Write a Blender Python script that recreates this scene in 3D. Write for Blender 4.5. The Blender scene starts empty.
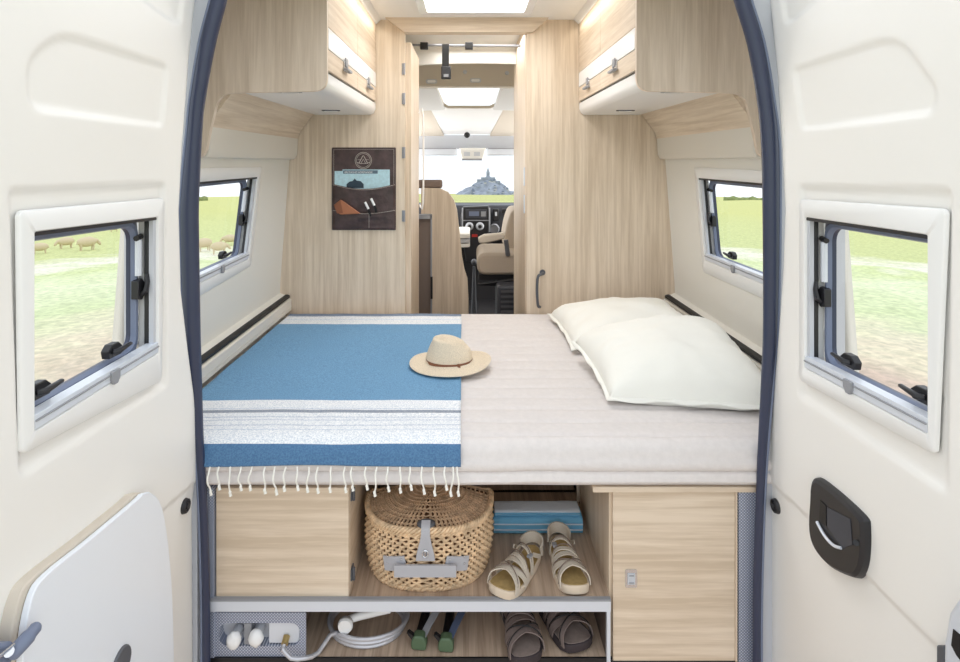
import bpy, bmesh, math, random
from mathutils import Vector, Matrix, noise
from math import pi, sin, cos, radians as R
random.seed(7)
sc = bpy.context.scene
COL = sc.collection
# ---------------------------------------------------------------- camera
CX, CY, CZ, F = -0.045, -1.53, 1.45, 554.0
VX, VY = 469.0, 162.0
cam = bpy.data.cameras.new('camera'); co = bpy.data.objects.new('camera', cam); COL.objects.link(co)
co.location = (CX, CY, CZ); co.rotation_euler = (pi/2, 0, 0)
cam.sensor_width = 36; cam.lens = F/960*36
cam.shift_x = (480-VX)/960; cam.shift_y = -(331-VY)/960
cam.clip_start = .02; cam.clip_end = 3000
sc.camera = co
sc.view_settings.view_transform = 'Standard'; sc.view_settings.look = 'None'
sc.view_settings.gamma = 1; sc.view_settings.use_curve_mapping = False
sc.view_settings.exposure = 0.30
# ---------------------------------------------------------------- world
w = bpy.data.worlds.new('sky'); sc.world = w; w.use_nodes = True
nt = w.node_tree; nt.nodes.clear()
tc = nt.nodes.new('ShaderNodeTexCoord'); sp = nt.nodes.new('ShaderNodeSeparateXYZ')
rp = nt.nodes.new('ShaderNodeValToRGB'); bg = nt.nodes.new('ShaderNodeBackground'); ow = nt.nodes.new('ShaderNodeOutputWorld')
nt.links.new(tc.outputs['Generated'], sp.inputs[0]); nt.links.new(sp.outputs['Z'], rp.inputs[0])
rp.color_ramp.elements[0].position = 0.0; rp.color_ramp.elements[0].color = (.86, .92, .97, 1)
rp.color_ramp.elements[1].position = .6; rp.color_ramp.elements[1].color = (.90, .95, 1.0, 1)
nt.links.new(rp.outputs[0], bg.inputs[0]); nt.links.new(bg.outputs[0], ow.inputs[0])
bg.inputs[1].default_value = 1.25
def area(name, loc, rot, sx, sy, power, col=(1, 1, 1)):
    l = bpy.data.lights.new(name, 'AREA'); l.shape = 'RECTANGLE'; l.size = sx; l.size_y = sy; l.energy = power; l.color = col
    o = bpy.data.objects.new(name, l); COL.objects.link(o); o.location = loc; o.rotation_euler = rot
    return o
area('skylight_daylight', (-.015, .99, 2.272), (0, 0, 0), .50, .58, 7, (1, .99, .98))
area('corridor_fill', (0, 1.78, 2.17), (0, 0, 0), .5, .5, 3, (1, .98, .95))  # added fill that brightens the passage and white bulkhead, not a fitted lamp
for s in (-1, 1):   # fill lamps added out of view beside the cab, standing in for daylight
    area('cab_side_fill', (s*1.15, 3.85, 1.35), (0, R(s*90), 0), .7, .9, 22, (1, .99, .98))
for s in (-1, 1):   # warm strip lamps along the top of the overhead cabinets
    area('cornice_lamp', (s*.50, .9, 2.17), (0, R(-s*38), 0), .03, 1.0, .5, (1, .93, .80))
# ---------------------------------------------------------------- helpers
def lin(c):
    c = c/255.0
    return c/12.92 if c <= .04045 else ((c+.055)/1.055)**2.4
def rgb(r, g, b): return (lin(r), lin(g), lin(b), 1)
def V(px, py, Y=None, X=None, Z=None):
    a, b = (px-VX)/F, (VY-py)/F
    if Y is not None: d = Y-CY
    elif X is not None: d = (X-CX)/a
    else: d = (Z-CZ)/b
    return Vector((CX+a*d, CY+d, CZ+b*d))
def mat(name, c, rough=.5, metal=0, var=0, vscale=8, bump=0, bscale=60, spec=.5, coat=0):
    m = bpy.data.materials.new(name); m.use_nodes = True; n = m.node_tree; p = n.nodes['Principled BSDF']
    p.inputs['Base Color'].default_value = c; p.inputs['Roughness'].default_value = rough
    p.inputs['Metallic'].default_value = metal; p.inputs['Specular IOR Level'].default_value = spec
    p.inputs['Coat Weight'].default_value = coat
    t = n.nodes.new('ShaderNodeTexCoord')
    if var:
        no = n.nodes.new('ShaderNodeTexNoise'); no.inputs['Scale'].default_value = vscale; no.inputs['Detail'].default_value = 4
        n.links.new(t.outputs['Object'], no.inputs[0])
        r = n.nodes.new('ShaderNodeValToRGB')
        r.color_ramp.elements[0].position = .3; r.color_ramp.elements[1].position = .7
        r.color_ramp.elements[0].color = tuple(x*(1-var) for x in c[:3])+(1,)
        r.color_ramp.elements[1].color = tuple(min(1, x*(1+var)) for x in c[:3])+(1,)
        n.links.new(no.outputs[0], r.inputs[0]); n.links.new(r.outputs[0], p.inputs['Base Color'])
    if bump:
        no = n.nodes.new('ShaderNodeTexNoise'); no.inputs['Scale'].default_value = bscale; no.inputs['Detail'].default_value = 3
        n.links.new(t.outputs['Object'], no.inputs[0])
        b = n.nodes.new('ShaderNodeBump'); b.inputs['Strength'].default_value = bump; b.inputs['Distance'].default_value = .004
        n.links.new(no.outputs[0], b.inputs['Height']); n.links.new(b.outputs[0], p.inputs['Normal'])
    return m
def wood(name, light, dark, axis, rough=.45, across=55, along=2.2):
    m = bpy.data.materials.new(name); m.use_nodes = True; n = m.node_tree; p = n.nodes['Principled BSDF']
    p.inputs['Roughness'].default_value = rough
    t = n.nodes.new('ShaderNodeTexCoord')
    def layer(a, b, det, dist):
        mp = n.nodes.new('ShaderNodeMapping'); s = [a, a, a]; s[axis] = b; mp.inputs['Scale'].default_value = s
        no = n.nodes.new('ShaderNodeTexNoise'); no.inputs['Scale'].default_value = 1; no.inputs['Detail'].default_value = det
        no.inputs['Distortion'].default_value = dist
        n.links.new(t.outputs['Object'], mp.inputs[0]); n.links.new(mp.outputs[0], no.inputs[0]); return no
    a = layer(across, along, 8, .6); b = layer(across*.18, along*.35, 3, 1.2); c3 = layer(across*4, along*6, 2, 0)
    mx = n.nodes.new('ShaderNodeMath'); mx.operation = 'MULTIPLY_ADD'; mx.inputs[1].default_value = .5
    h = n.nodes.new('ShaderNodeMath'); h.operation = 'MULTIPLY'; h.inputs[1].default_value = .35
    n.links.new(b.outputs[0], h.inputs[0])
    n.links.new(a.outputs[0], mx.inputs[0]); n.links.new(h.outputs[0], mx.inputs[2])
    m2 = n.nodes.new('ShaderNodeMath'); m2.operation = 'MULTIPLY_ADD'; m2.inputs[1].default_value = .15
    n.links.new(c3.outputs[0], m2.inputs[0]); n.links.new(mx.outputs[0], m2.inputs[2])
    r = n.nodes.new('ShaderNodeValToRGB'); r.color_ramp.elements[0].position = .40; r.color_ramp.elements[1].position = .60
    r.color_ramp.elements[0].color = dark; r.color_ramp.elements[1].color = light
    n.links.new(m2.outputs[0], r.inputs[0]); n.links.new(r.outputs[0], p.inputs['Base Color'])
    return m
def dots(name, base, dot, scale=260, metal=.2):
    m = bpy.data.materials.new(name); m.use_nodes = True; n = m.node_tree; p = n.nodes['Principled BSDF']
    p.inputs['Roughness'].default_value = .4; p.inputs['Metallic'].default_value = metal
    t = n.nodes.new('ShaderNodeTexCoord'); s = n.nodes.new('ShaderNodeSeparateXYZ'); n.links.new(t.outputs['Object'], s.inputs[0])
    def sn(o):
        a = n.nodes.new('ShaderNodeMath'); a.operation = 'MULTIPLY'; a.inputs[1].default_value = scale*pi
        b = n.nodes.new('ShaderNodeMath'); b.operation = 'SINE'; n.links.new(o, a.inputs[0]); n.links.new(a.outputs[0], b.inputs[0]); return b
    c = n.nodes.new('ShaderNodeMath'); c.operation = 'MULTIPLY'
    n.links.new(sn(s.outputs['X']).outputs[0], c.inputs[0]); n.links.new(sn(s.outputs['Z']).outputs[0], c.inputs[1])
    r = n.nodes.new('ShaderNodeValToRGB'); r.color_ramp.elements[0].position = .2; r.color_ramp.elements[1].position = .5
    r.color_ramp.elements[0].color = base; r.color_ramp.elements[1].color = dot
    n.links.new(c.outputs[0], r.inputs[0]); n.links.new(r.outputs[0], p.inputs['Base Color'])
    return m
def glassmat(name, tint=(1, 1, 1, 1), g=.05):
    m = bpy.data.materials.new(name); m.use_nodes = True; n = m.node_tree; n.nodes.clear()
    o = n.nodes.new('ShaderNodeOutputMaterial'); mx = n.nodes.new('ShaderNodeMixShader'); t = n.nodes.new('ShaderNodeBsdfTransparent'); gl = n.nodes.new('ShaderNodeBsdfGlossy')
    t.inputs[0].default_value = tint; gl.inputs['Roughness'].default_value = .04; mx.inputs[0].default_value = g
    n.links.new(t.outputs[0], mx.inputs[1]); n.links.new(gl.outputs[0], mx.inputs[2]); n.links.new(mx.outputs[0], o.inputs[0])
    return m
def emit(name, c, s):
    m = bpy.data.materials.new(name); m.use_nodes = True; n = m.node_tree; n.nodes.clear()
    o = n.nodes.new('ShaderNodeOutputMaterial'); e = n.nodes.new('ShaderNodeEmission'); e.inputs[0].default_value = c; e.inputs[1].default_value = s
    n.links.new(e.outputs[0], o.inputs[0]); return m
WL, WD = rgb(233, 216, 195), rgb(209, 189, 165)
M = dict(
    door=mat('cream_plastic', rgb(247, 245, 241), .38, bump=.03, bscale=300),
    cream=mat('cream_wall', rgb(232, 229, 221), .6, bump=.15, bscale=350),
    trim=mat('beige_trim', rgb(226, 220, 209), .55),
    white=mat('white_gloss', rgb(246, 246, 246), .22),
    whitem=mat('white_matt', rgb(243, 242, 238), .6),
    board=mat('cool_white_board', rgb(240, 245, 253), .3),
    winframe=mat('window_white', rgb(244, 244, 243), .35),
    dark=mat('black_plastic', rgb(38, 38, 42), .4),
    slate=mat('blue_black_rubber', rgb(48, 56, 82), .32, spec=.6),
    blk=mat('black', rgb(22, 22, 25), .5),
    grey=mat('grey_plastic', rgb(150, 152, 158), .45),
    lgrey=mat('light_grey', rgb(200, 203, 210), .4),
    alu=mat('aluminium', rgb(222, 227, 236), .35, .15),
    chrome=mat('chrome', rgb(215, 215, 218), .15, .9),
    bluegrey=mat('blue_grey', rgb(118, 128, 152), .45),
    wx=wood('oak_grain_x', WL, WD, 0), wy=wood('oak_grain_y', WL, WD, 1), wz=wood('oak_grain_z', WL, WD, 2, across=65),
    wside=wood('oak_end_panel', rgb(236, 220, 202), rgb(214, 196, 176), 2, across=60),
    wfloor=wood('oak_shelf', rgb(206, 184, 163), rgb(168, 145, 125), 1, across=70),
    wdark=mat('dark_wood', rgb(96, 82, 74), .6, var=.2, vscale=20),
    dots=dots('dotted_grey', rgb(136, 144, 166), rgb(216, 221, 232), scale=230),
    glass=glassmat('window_glass'),
    matt=mat('mattress_ticking', rgb(228, 222, 220), .85, var=.03, vscale=60, bump=.3, bscale=250),
    pillow=mat('ivory_cotton', rgb(250, 249, 242), .85, bump=.15, bscale=90),
    straw=mat('straw', rgb(240, 224, 200), .8, var=.16, vscale=350, bump=.8, bscale=380),
    hatband=mat('brown_band', rgb(132, 84, 58), .6),
    wick=mat('wicker', rgb(224, 194, 158), .6, var=.28, vscale=45),
    wickd=mat('wicker_shadow', rgb(116, 84, 60), .8),
    wickm=mat('wicker_mid', rgb(200, 168, 136), .65, var=.3, vscale=40),
    leag=mat('grey_leather', rgb(178, 178, 184), .5, bump=.2, bscale=120),
    leab=mat('dark_brown_leather', rgb(74, 58, 58), .38, var=.35, vscale=22, bump=.9, bscale=35),
    tan=mat('tan_leather', rgb(176, 112, 78), .5, var=.12),
    sole=mat('sand_rubber', rgb(222, 206, 186), .75), insole=mat('ochre_insole', rgb(176, 150, 100), .8, var=.12, vscale=80),
    strap=mat('beige_strap', rgb(208, 198, 184), .7, bump=.3, bscale=200),
    dsole=mat('dark_sole', rgb(56, 48, 52), .7), dinsole=mat('grey_insole', rgb(138, 124, 118), .8, var=.1, vscale=80),
    dstrap=mat('grey_brown_strap', rgb(122, 108, 104), .7, bump=.3, bscale=200),
    thread=mat('pale_thread', rgb(200, 190, 180), .7),
    towelb=mat('light_blue_towel', rgb(120, 186, 222), .9, bump=.5, bscale=200), towelw=mat('white_towel', rgb(220, 230, 242), .9, bump=.4, bscale=200),
    green=mat('green_plastic', rgb(84, 106, 80), .5), webb=mat('navy_webbing', rgb(74, 86, 112), .7),
    seat=mat('seat_beige', rgb(186, 172, 156), .7, bump=.2, bscale=90), seatd=mat('seat_brown', rgb(128, 112, 102), .7),
    taupe=mat('taupe_trim', rgb(214, 204, 190), .6), cabdark=mat('cab_dash', rgb(66, 68, 76), .55),
    vinyl=mat('dark_vinyl', rgb(48, 46, 48), .7), silver=mat('silver_hose', rgb(196, 196, 202), .28, .35),
    wool=mat('wool', rgb(206, 190, 160), .95), rock=mat('hazed_rock', rgb(150, 158, 172), .9, var=.25, vscale=.3),  # rock colour is lightened to put distance haze into it
    hedge=mat('far_hedge', rgb(128, 140, 90), .9, var=.3, vscale=1), dgrey=mat('dark_grey', rgb(90, 92, 98), .5),
)
class MB:
    def __init__(s): s.b = bmesh.new()
    def box(s, x0, x1, y0, y1, z0, z1):
        x0, x1 = min(x0, x1), max(x0, x1); y0, y1 = min(y0, y1), max(y0, y1); z0, z1 = min(z0, z1), max(z0, z1)
        v = [s.b.verts.new((x, y, z)) for x in (x0, x1) for y in (y0, y1) for z in (z0, z1)]
        for f in ((0,1,3,2), (4,6,7,5), (0,4,5,1), (2,3,7,6), (0,2,6,4), (1,5,7,3)): s.b.faces.new([v[i] for i in f])
        return s
    def hexa(s, c):   # 8 corners: near 4 loop, far 4 loop
        v = [s.b.verts.new(p) for p in c]
        for f in ((0,1,2,3), (7,6,5,4), (0,4,5,1), (1,5,6,2), (2,6,7,3), (3,7,4,0)): s.b.faces.new([v[i] for i in f])
        return s
    def prism(s, pts, off):  # closed polygon of 3D points extruded by vector
        off = Vector(off); a = [s.b.verts.new(Vector(p)) for p in pts]; b = [s.b.verts.new(Vector(p)+off) for p in pts]
        n = len(pts); s.b.faces.new(a); s.b.faces.new(b[::-1])
        for i in range(n): s.b.faces.new((a[i], b[i], b[(i+1) % n], a[(i+1) % n]))
        return s
    def grid(s, rows, close_u=False, close_v=False):
        vs = [[s.b.verts.new(p) for p in r] for r in rows]; nu, nv = len(vs), len(vs[0])
        for i in range(nu if close_u else nu-1):
            for j in range(nv if close_v else nv-1):
                s.b.faces.new((vs[i][j], vs[(i+1) % nu][j], vs[(i+1) % nu][(j+1) % nv], vs[i][(j+1) % nv]))
        return vs
    def tube(s, pts, r, n=8, closed=False, flat=1.0, caps=True):
        pts = [Vector(p) for p in pts]; N = len(pts); rs = r if isinstance(r, (list, tuple)) else [r]*N
        rows = []; prev = None
        for i, p in enumerate(pts):
            if closed: t = pts[(i+1) % N]-pts[i-1]
            else: t = pts[min(i+1, N-1)]-pts[max(i-1, 0)]
            if t.length < 1e-9: t = Vector((0, 0, 1))
            t.normalize()
            if prev is None:
                up = Vector((0, 0, 1)) if abs(t.z) < .9 else Vector((1, 0, 0)); a = t.cross(up).normalized()
            else:
                a = prev-t*prev.dot(t)
                a = a.normalized() if a.length > 1e-6 else t.orthogonal().normalized()
            prev = a; b = t.cross(a)
            rows.append([p+a*cos(2*pi*k/n)*rs[i]+b*sin(2*pi*k/n)*rs[i]*flat for k in range(n)])
        vs = s.grid(rows, closed, True)
        if not closed and caps: s.b.faces.new(vs[0][::-1]); s.b.faces.new(vs[-1])
        return s
    def ribbon(s, pts, ups, w, t):   # flat strap: centre line, normals, width, thickness
        pts = [Vector(p) for p in pts]; N = len(pts); rows = []
        for i, p in enumerate(pts):
            tg = (pts[min(i+1, N-1)]-pts[max(i-1, 0)]).normalized(); u = Vector(ups[i]) if isinstance(ups, list) else Vector(ups)
            a = tg.cross(u).normalized(); u = a.cross(tg).normalized()
            ww = w[i] if isinstance(w, list) else w
            rows.append([p+a*ww/2, p+a*ww/2+u*t, p-a*ww/2+u*t, p-a*ww/2])
        vs = s.grid(rows, False, True); s.b.faces.new(vs[0][::-1]); s.b.faces.new(vs[-1]); return s
    def lathe(s, prof, c, n=32, ax='z', sx=1, sy=1):
        rows = []
        for k in range(n):
            a = 2*pi*k/n; r_ = []
            for (rr, h) in prof:
                p = Vector((rr*cos(a)*sx, rr*sin(a)*sy, h))
                if ax == 'y': p = Vector((p.x, h, p.y))
                if ax == 'x': p = Vector((h, p.x, p.y))
                r_.append(Vector(c)+p)
            rows.append(r_)
        s.grid(rows, True, False); return s
    def ell(s, c, r, n=16, m=10, fn=None):
        rows = []
        for i in range(m+1):
            ph = pi*i/m; row = []
            for k in range(n):
                a = 2*pi*k/n; p = Vector((sin(ph)*cos(a)*r[0], sin(ph)*sin(a)*r[1], cos(ph)*r[2]))
                if fn: p = fn(p)
                row.append(Vector(c)+p)
            rows.append(row)
        s.grid(rows, False, True); return s
def obj(name, mb, m, parent=None, world=True, bevel=0, sharp=35, label=None, sub=0):
    b = mb.b if isinstance(mb, MB) else mb
    if parent is not None and world:
        pw = Vector(parent['_w']) if '_w' in parent else parent.location
        bmesh.ops.translate(b, verts=b.verts, vec=-Vector(pw))
    bmesh.ops.remove_doubles(b, verts=b.verts, dist=1e-6)
    bmesh.ops.recalc_face_normals(b, faces=b.faces)
    me = bpy.data.meshes.new(name); b.to_mesh(me); b.free()
    for p in me.polygons: p.use_smooth = True
    me.set_sharp_from_angle(angle=R(sharp))
    me.materials.append(M[m] if isinstance(m, str) else m)
    o = bpy.data.objects.new(name, me); COL.objects.link(o)
    if parent is not None: o.parent = parent
    if bevel:
        md = o.modifiers.new('bevel', 'BEVEL'); md.width = bevel; md.segments = 2; md.limit_method = 'ANGLE'; md.angle_limit = R(40)
    if sub:
        md = o.modifiers.new('sub', 'SUBSURF'); md.levels = sub; md.render_levels = sub
    if label: o['label'] = label
    return o
OFF = {}
_obj0 = obj
def obj(name, mb, m, parent=None, **k):
    if parent is not None and k.get('world', True):
        b = mb.b; bmesh.ops.translate(b, verts=b.verts, vec=-OFF.get(parent.name, Vector(parent.location)))
        o = _obj0(name, mb, m, parent, **{**k, 'world': False})
        OFF[o.name] = OFF.get(parent.name, Vector(parent.location)); return o
    return _obj0(name, mb, m, parent, **k)
def tag(o, label, cat, group=None, kind=None):
    o['label'] = label; o['category'] = cat
    if group: o['group'] = group
    if kind: o['kind'] = kind
    return o
def thing(name, loc, label, cat, group=None, rz=0):
    o = bpy.data.objects.new(name, None); COL.objects.link(o); o.empty_display_size = .05
    o.location = loc; o.rotation_euler = (0, 0, rz); return tag(o, label, cat, group)
def struct(o, label, cat):
    return tag(o, label, cat, kind='structure')
def copy_tree(o, parent=None):
    c = o.copy(); COL.objects.link(c); c.parent = parent
    for ch in list(o.children): copy_tree(ch, c)
    return c
def rpoly(pts, r, n=6):     # rounded polygon in 2D
    out = []; N = len(pts)
    for i in range(N):
        p0, p, p1 = Vector(pts[i-1]), Vector(pts[i]), Vector(pts[(i+1) % N])
        rr = r[i] if isinstance(r, (list, tuple)) else r
        a, b = (p0-p), (p1-p); la, lb = a.length, b.length; a.normalize(); b.normalize()
        rr = min(rr, la*.49, lb*.49)
        if rr < 1e-6: out.append(p); continue
        A, B = p+a*rr, p+b*rr
        for k in range(n+1):
            t = k/n; out.append(A*(1-t)**2+p*2*t*(1-t)+B*t*t)
    return out
def smooth(t): t = max(0, min(1, t)); return t*t*(3-2*t)
def interp(tab, x):
    if x <= tab[0][0]: return tab[0][1]
    for (a, b), (c, d) in zip(tab, tab[1:]):
        if x <= c: return b+(d-b)*(x-a)/(c-a)
    return tab[-1][1]
def cr(pts, n=8, closed=False):   # catmull-rom through points
    P = [Vector(p) for p in pts]; N = len(P); out = []
    rng = range(N) if closed else range(N-1)
    for i in rng:
        g = (lambda k: P[k % N]) if closed else (lambda k: P[max(0, min(N-1, k))])
        a, b, c, d = g(i-1), g(i), g(i+1), g(i+2)
        for k in range(n):
            t = k/n; out.append(.5*((2*b)+(c-a)*t+(2*a-5*b+4*c-d)*t*t+(3*b-a-3*c+d)*t**3))
    if not closed: out.append(P[-1])
    return out
def sdf(p, poly):
    d = 1e9; ins = False; n = len(poly)
    for i in range(n):
        a, b = poly[i-1], poly[i]; e = b-a; w_ = p-a
        q = w_-e*max(0, min(1, w_.dot(e)/max(1e-12, e.dot(e)))); d = min(d, q.length)
        if (a.y > p.y) != (b.y > p.y) and p.x < (b.x-a.x)*(p.y-a.y)/(b.y-a.y)+a.x: ins = not ins
    return -d if ins else d
# ================================================================ STRUCTURE
# ---- terrain outside
def gz(r): return -.6 if r < 6 else -.6-.0545*(r-6)
m = bpy.data.materials.new('meadow'); m.use_nodes = True; n = m.node_tree; p = n.nodes['Principled BSDF']; p.inputs['Roughness'].default_value = .95
t = n.nodes.new('ShaderNodeTexCoord')
def nz(scale, det, dist=0):
    q = n.nodes.new('ShaderNodeTexNoise'); q.inputs['Scale'].default_value = scale; q.inputs['Detail'].default_value = det; q.inputs['Distortion'].default_value = dist
    n.links.new(t.outputs['Object'], q.inputs[0]); return q
def rampn(src, st):
    r = n.nodes.new('ShaderNodeValToRGB'); e = r.color_ramp.elements
    e[0].position, e[0].color = st[0]; e[1].position, e[1].color = st[-1]
    for s_ in st[1:-1]: q = e.new(s_[0]); q.color = s_[1]
    n.links.new(src, r.inputs[0]); return r
ln = n.nodes.new('ShaderNodeVectorMath'); ln.operation = 'LENGTH'; n.links.new(t.outputs['Object'], ln.inputs[0])
dd = n.nodes.new('ShaderNodeMath'); dd.operation = 'MULTIPLY'; dd.inputs[1].default_value = 1/60; n.links.new(ln.outputs['Value'], dd.inputs[0])
nn = nz(.35, 5, 1.6); ad = n.nodes.new('ShaderNodeMath'); ad.operation = 'MULTIPLY_ADD'; ad.inputs[1].default_value = .10; n.links.new(nn.outputs[0], ad.inputs[0]); n.links.new(dd.outputs[0], ad.inputs[2])
base = rampn(ad.outputs[0], [(.13, rgb(202, 180, 166)), (.16, rgb(222, 212, 188)), (.20, rgb(204, 214, 170)), (.25, rgb(222, 228, 194)), (.29, rgb(204, 214, 158)), (.315, rgb(236, 232, 220)), (.35, rgb(200, 206, 146)), (1, rgb(204, 205, 132))])
fine = rampn(nz(9, 6, .5).outputs[0], [(.3, (.72, .74, .70, 1)), (.7, (1.12, 1.12, 1.08, 1))])
mx = n.nodes.new('ShaderNodeMix'); mx.data_type = 'RGBA'; mx.blend_type = 'MULTIPLY'; mx.inputs[0].default_value = 1
n.links.new(base.outputs[0], mx.inputs[6]); n.links.new(fine.outputs[0], mx.inputs[7]); n.links.new(mx.outputs[2], p.inputs['Base Color'])
M['meadow'] = m
b = MB(); rows = []
for r_ in [0.01, 2, 4, 6, 9, 13, 20, 30, 45, 70, 110, 170, 260, 420, 640]:
    rows.append([Vector((r_*cos(2*pi*k/72), r_*sin(2*pi*k/72), gz(r_)+(noise.noise(Vector((r_*cos(2*pi*k/72)*.05, r_*sin(2*pi*k/72)*.05, 0)))*.006*r_ if 8 < r_ < 300 else 0))) for k in range(72)])
b.grid(rows, False, True)
struct(obj('ground', b, 'meadow'), 'pale green and sandy meadow sloping away around the van', 'ground')
# ---- window builder on bilinear quads
def bil(q, u, v): return (q[0]*(1-u)+q[1]*u)*(1-v)+(q[3]*(1-u)+q[2]*u)*v
def rloop(q, r, n=5, ins=0):    # rounded loop in uv of quad: returns 3D pts; q order: tl(near), tr(far), br, bl
    i = ins; out = []
    L = (q[1]-q[0]).length; H = (q[3]-q[0]).length; ru, rv = r/L, r/H
    iu, iv = ins/L, ins/H
    for (cu, cv, a0) in ((iu+ru, iv+rv, 180), (1-iu-ru, iv+rv, 270), (1-iu-ru, 1-iv-rv, 0), (iu+ru, 1-iv-rv, 90)):
        for k in range(n+1):
            a = R(a0+90*k/n); out.append(bil(q, cu+cos(a)*ru, cv+sin(a)*rv))
    return out
def window(o4, i4, out, parent, ns='door', stay_u=1, wth=.055, glassq=None):
    """o4,i4: outer/inner 3D quads on the wall plane; out: unit vector to the outside."""
    out = Vector(out); P = parent
    # outer frame ring with reveal
    A = rloop(o4, .012); B = rloop(o4, .011, ins=.003); C = rloop(i4, .005, ins=-.002); D = rloop(i4, .006)
    rows = [[p+out*.004 for p in A], [p-out*.003 for p in A], [p-out*.006 for p in B], [p-out*.006 for p in C], [p-out*.003 for p in D], [p+out*(wth-.012) for p in D]]
    b = MB(); b.grid(rows, False, True); fr = obj('window_frame', b, 'winframe', P, sharp=50)
    # acrylic pane with black rubber border
    E = rloop(i4, .03, ins=-.004); G = rloop(i4, .035, ins=.022)
    b = MB(); b.grid([[p+out*wth for p in E], [p+out*(wth-.006) for p in E], [p+out*(wth-.010) for p in rloop(i4, .03, ins=.010)], [p+out*(wth-.004) for p in G], [p+out*(wth+.006) for p in G], [p+out*(wth+.006) for p in E], ], False, True)
    obj('rubber_seal', b, 'slate', P, sharp=30, label='dark blue-black rubber border')
    b = MB(); b.grid([[p+out*(wth-.018) for p in rloop(i4, .032, ins=.012)], [p+out*(wth-.018) for p in rloop(i4, .032, ins=.020)], [p+out*(wth-.006) for p in rloop(i4, .032, ins=.024)], [p+out*(wth-.006) for p in rloop(i4, .03, ins=.010)]], False, True)
    obj('inner_ring', b, 'bluegrey', P, sharp=30)
    b = MB(); vs = [b.b.verts.new(p+out*(wth+.002)) for p in rloop(i4, .035, ins=.018)]; b.b.faces.new(vs)
    g = obj('window_pane', b, 'glass', P)
    # blind guide at the far side and blind rails
    def bar(u0, v0, u1, v1, d0, d1, nm, mt):
        b = MB(); q = [bil(i4, u0, v0), bil(i4, u1, v0), bil(i4, u1, v1), bil(i4, u0, v1)]
        b.prism([x+out*d0 for x in q], out*(d1-d0)); return obj(nm, b, mt, P, bevel=.001)
    bar(.0, .0, 1, .022, -.002, .03, 'blind_rail', 'dark')
    bar(.972, .02, .998, .93, .000, .012, 'blind_guide', 'lgrey'); bar(.976, .02, .999, .93, .014, .024, 'blind_guide', 'dark')
    bar(0, .92, 1, .995, -.006, .020, 'bottom_rail', 'alu')
    bar(0, .945, 1, .955, -.009, -.005, 'rail_groove', 'grey')
    # pull clip
    b = MB(); c = bil(i4, .56, .93)-out*.012; e = (i4[1]-i4[0]).normalized(); dn = Vector((0, 0, -1))
    b.prism([c-e*.014, c+e*.014, c+e*.014+dn*.018, c+e*.006+dn*.030, c-e*.006+dn*.030, c-e*.014+dn*.018], out*.012); obj('pull_clip', b, 'grey', P, bevel=.002)
    # latches on the pane
    def latch(u, v, vertical=False):
        c = bil(i4, u, v)+out*(wth-.012); up = -dn
        ax, ay = (up, e) if vertical else (e, up)
        b = MB(); b.prism([c-ax*.022-ay*.014, c+ax*.022-ay*.014, c+ax*.026+ay*.004, c+ax*.012+ay*.016, c-ax*.012+ay*.016, c-ax*.026+ay*.004], -out*.018)
        b.tube([c-out*.018-ax*.012, c-out*.028-ax*.004, c-out*.030+ax*.018+ay*.004, c-out*.028+ax*.038+ay*.005], [.008, .009, .007, .006], 10, flat=.7)
        obj('latch', b, 'dark', P, bevel=.002)
    latch(.14, .86); latch(.70, .86); latch(.955, .52, True)
    for (v0, v1) in ((.16, .42),):
        b = MB(); b.tube([bil(i4, .955, v0)+out*(wth-.022), bil(i4, .955, v1)+out*(wth-.022)], .008, 10); obj('stay_arm', b, 'alu', P)
        b = MB(); b.tube([bil(i4, .99, v0-.02)+out*(wth-.02), bil(i4, .93, v0-.01)+out*(wth-.022)], .007, 8); obj('stay_bracket', b, 'dark', P)
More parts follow.
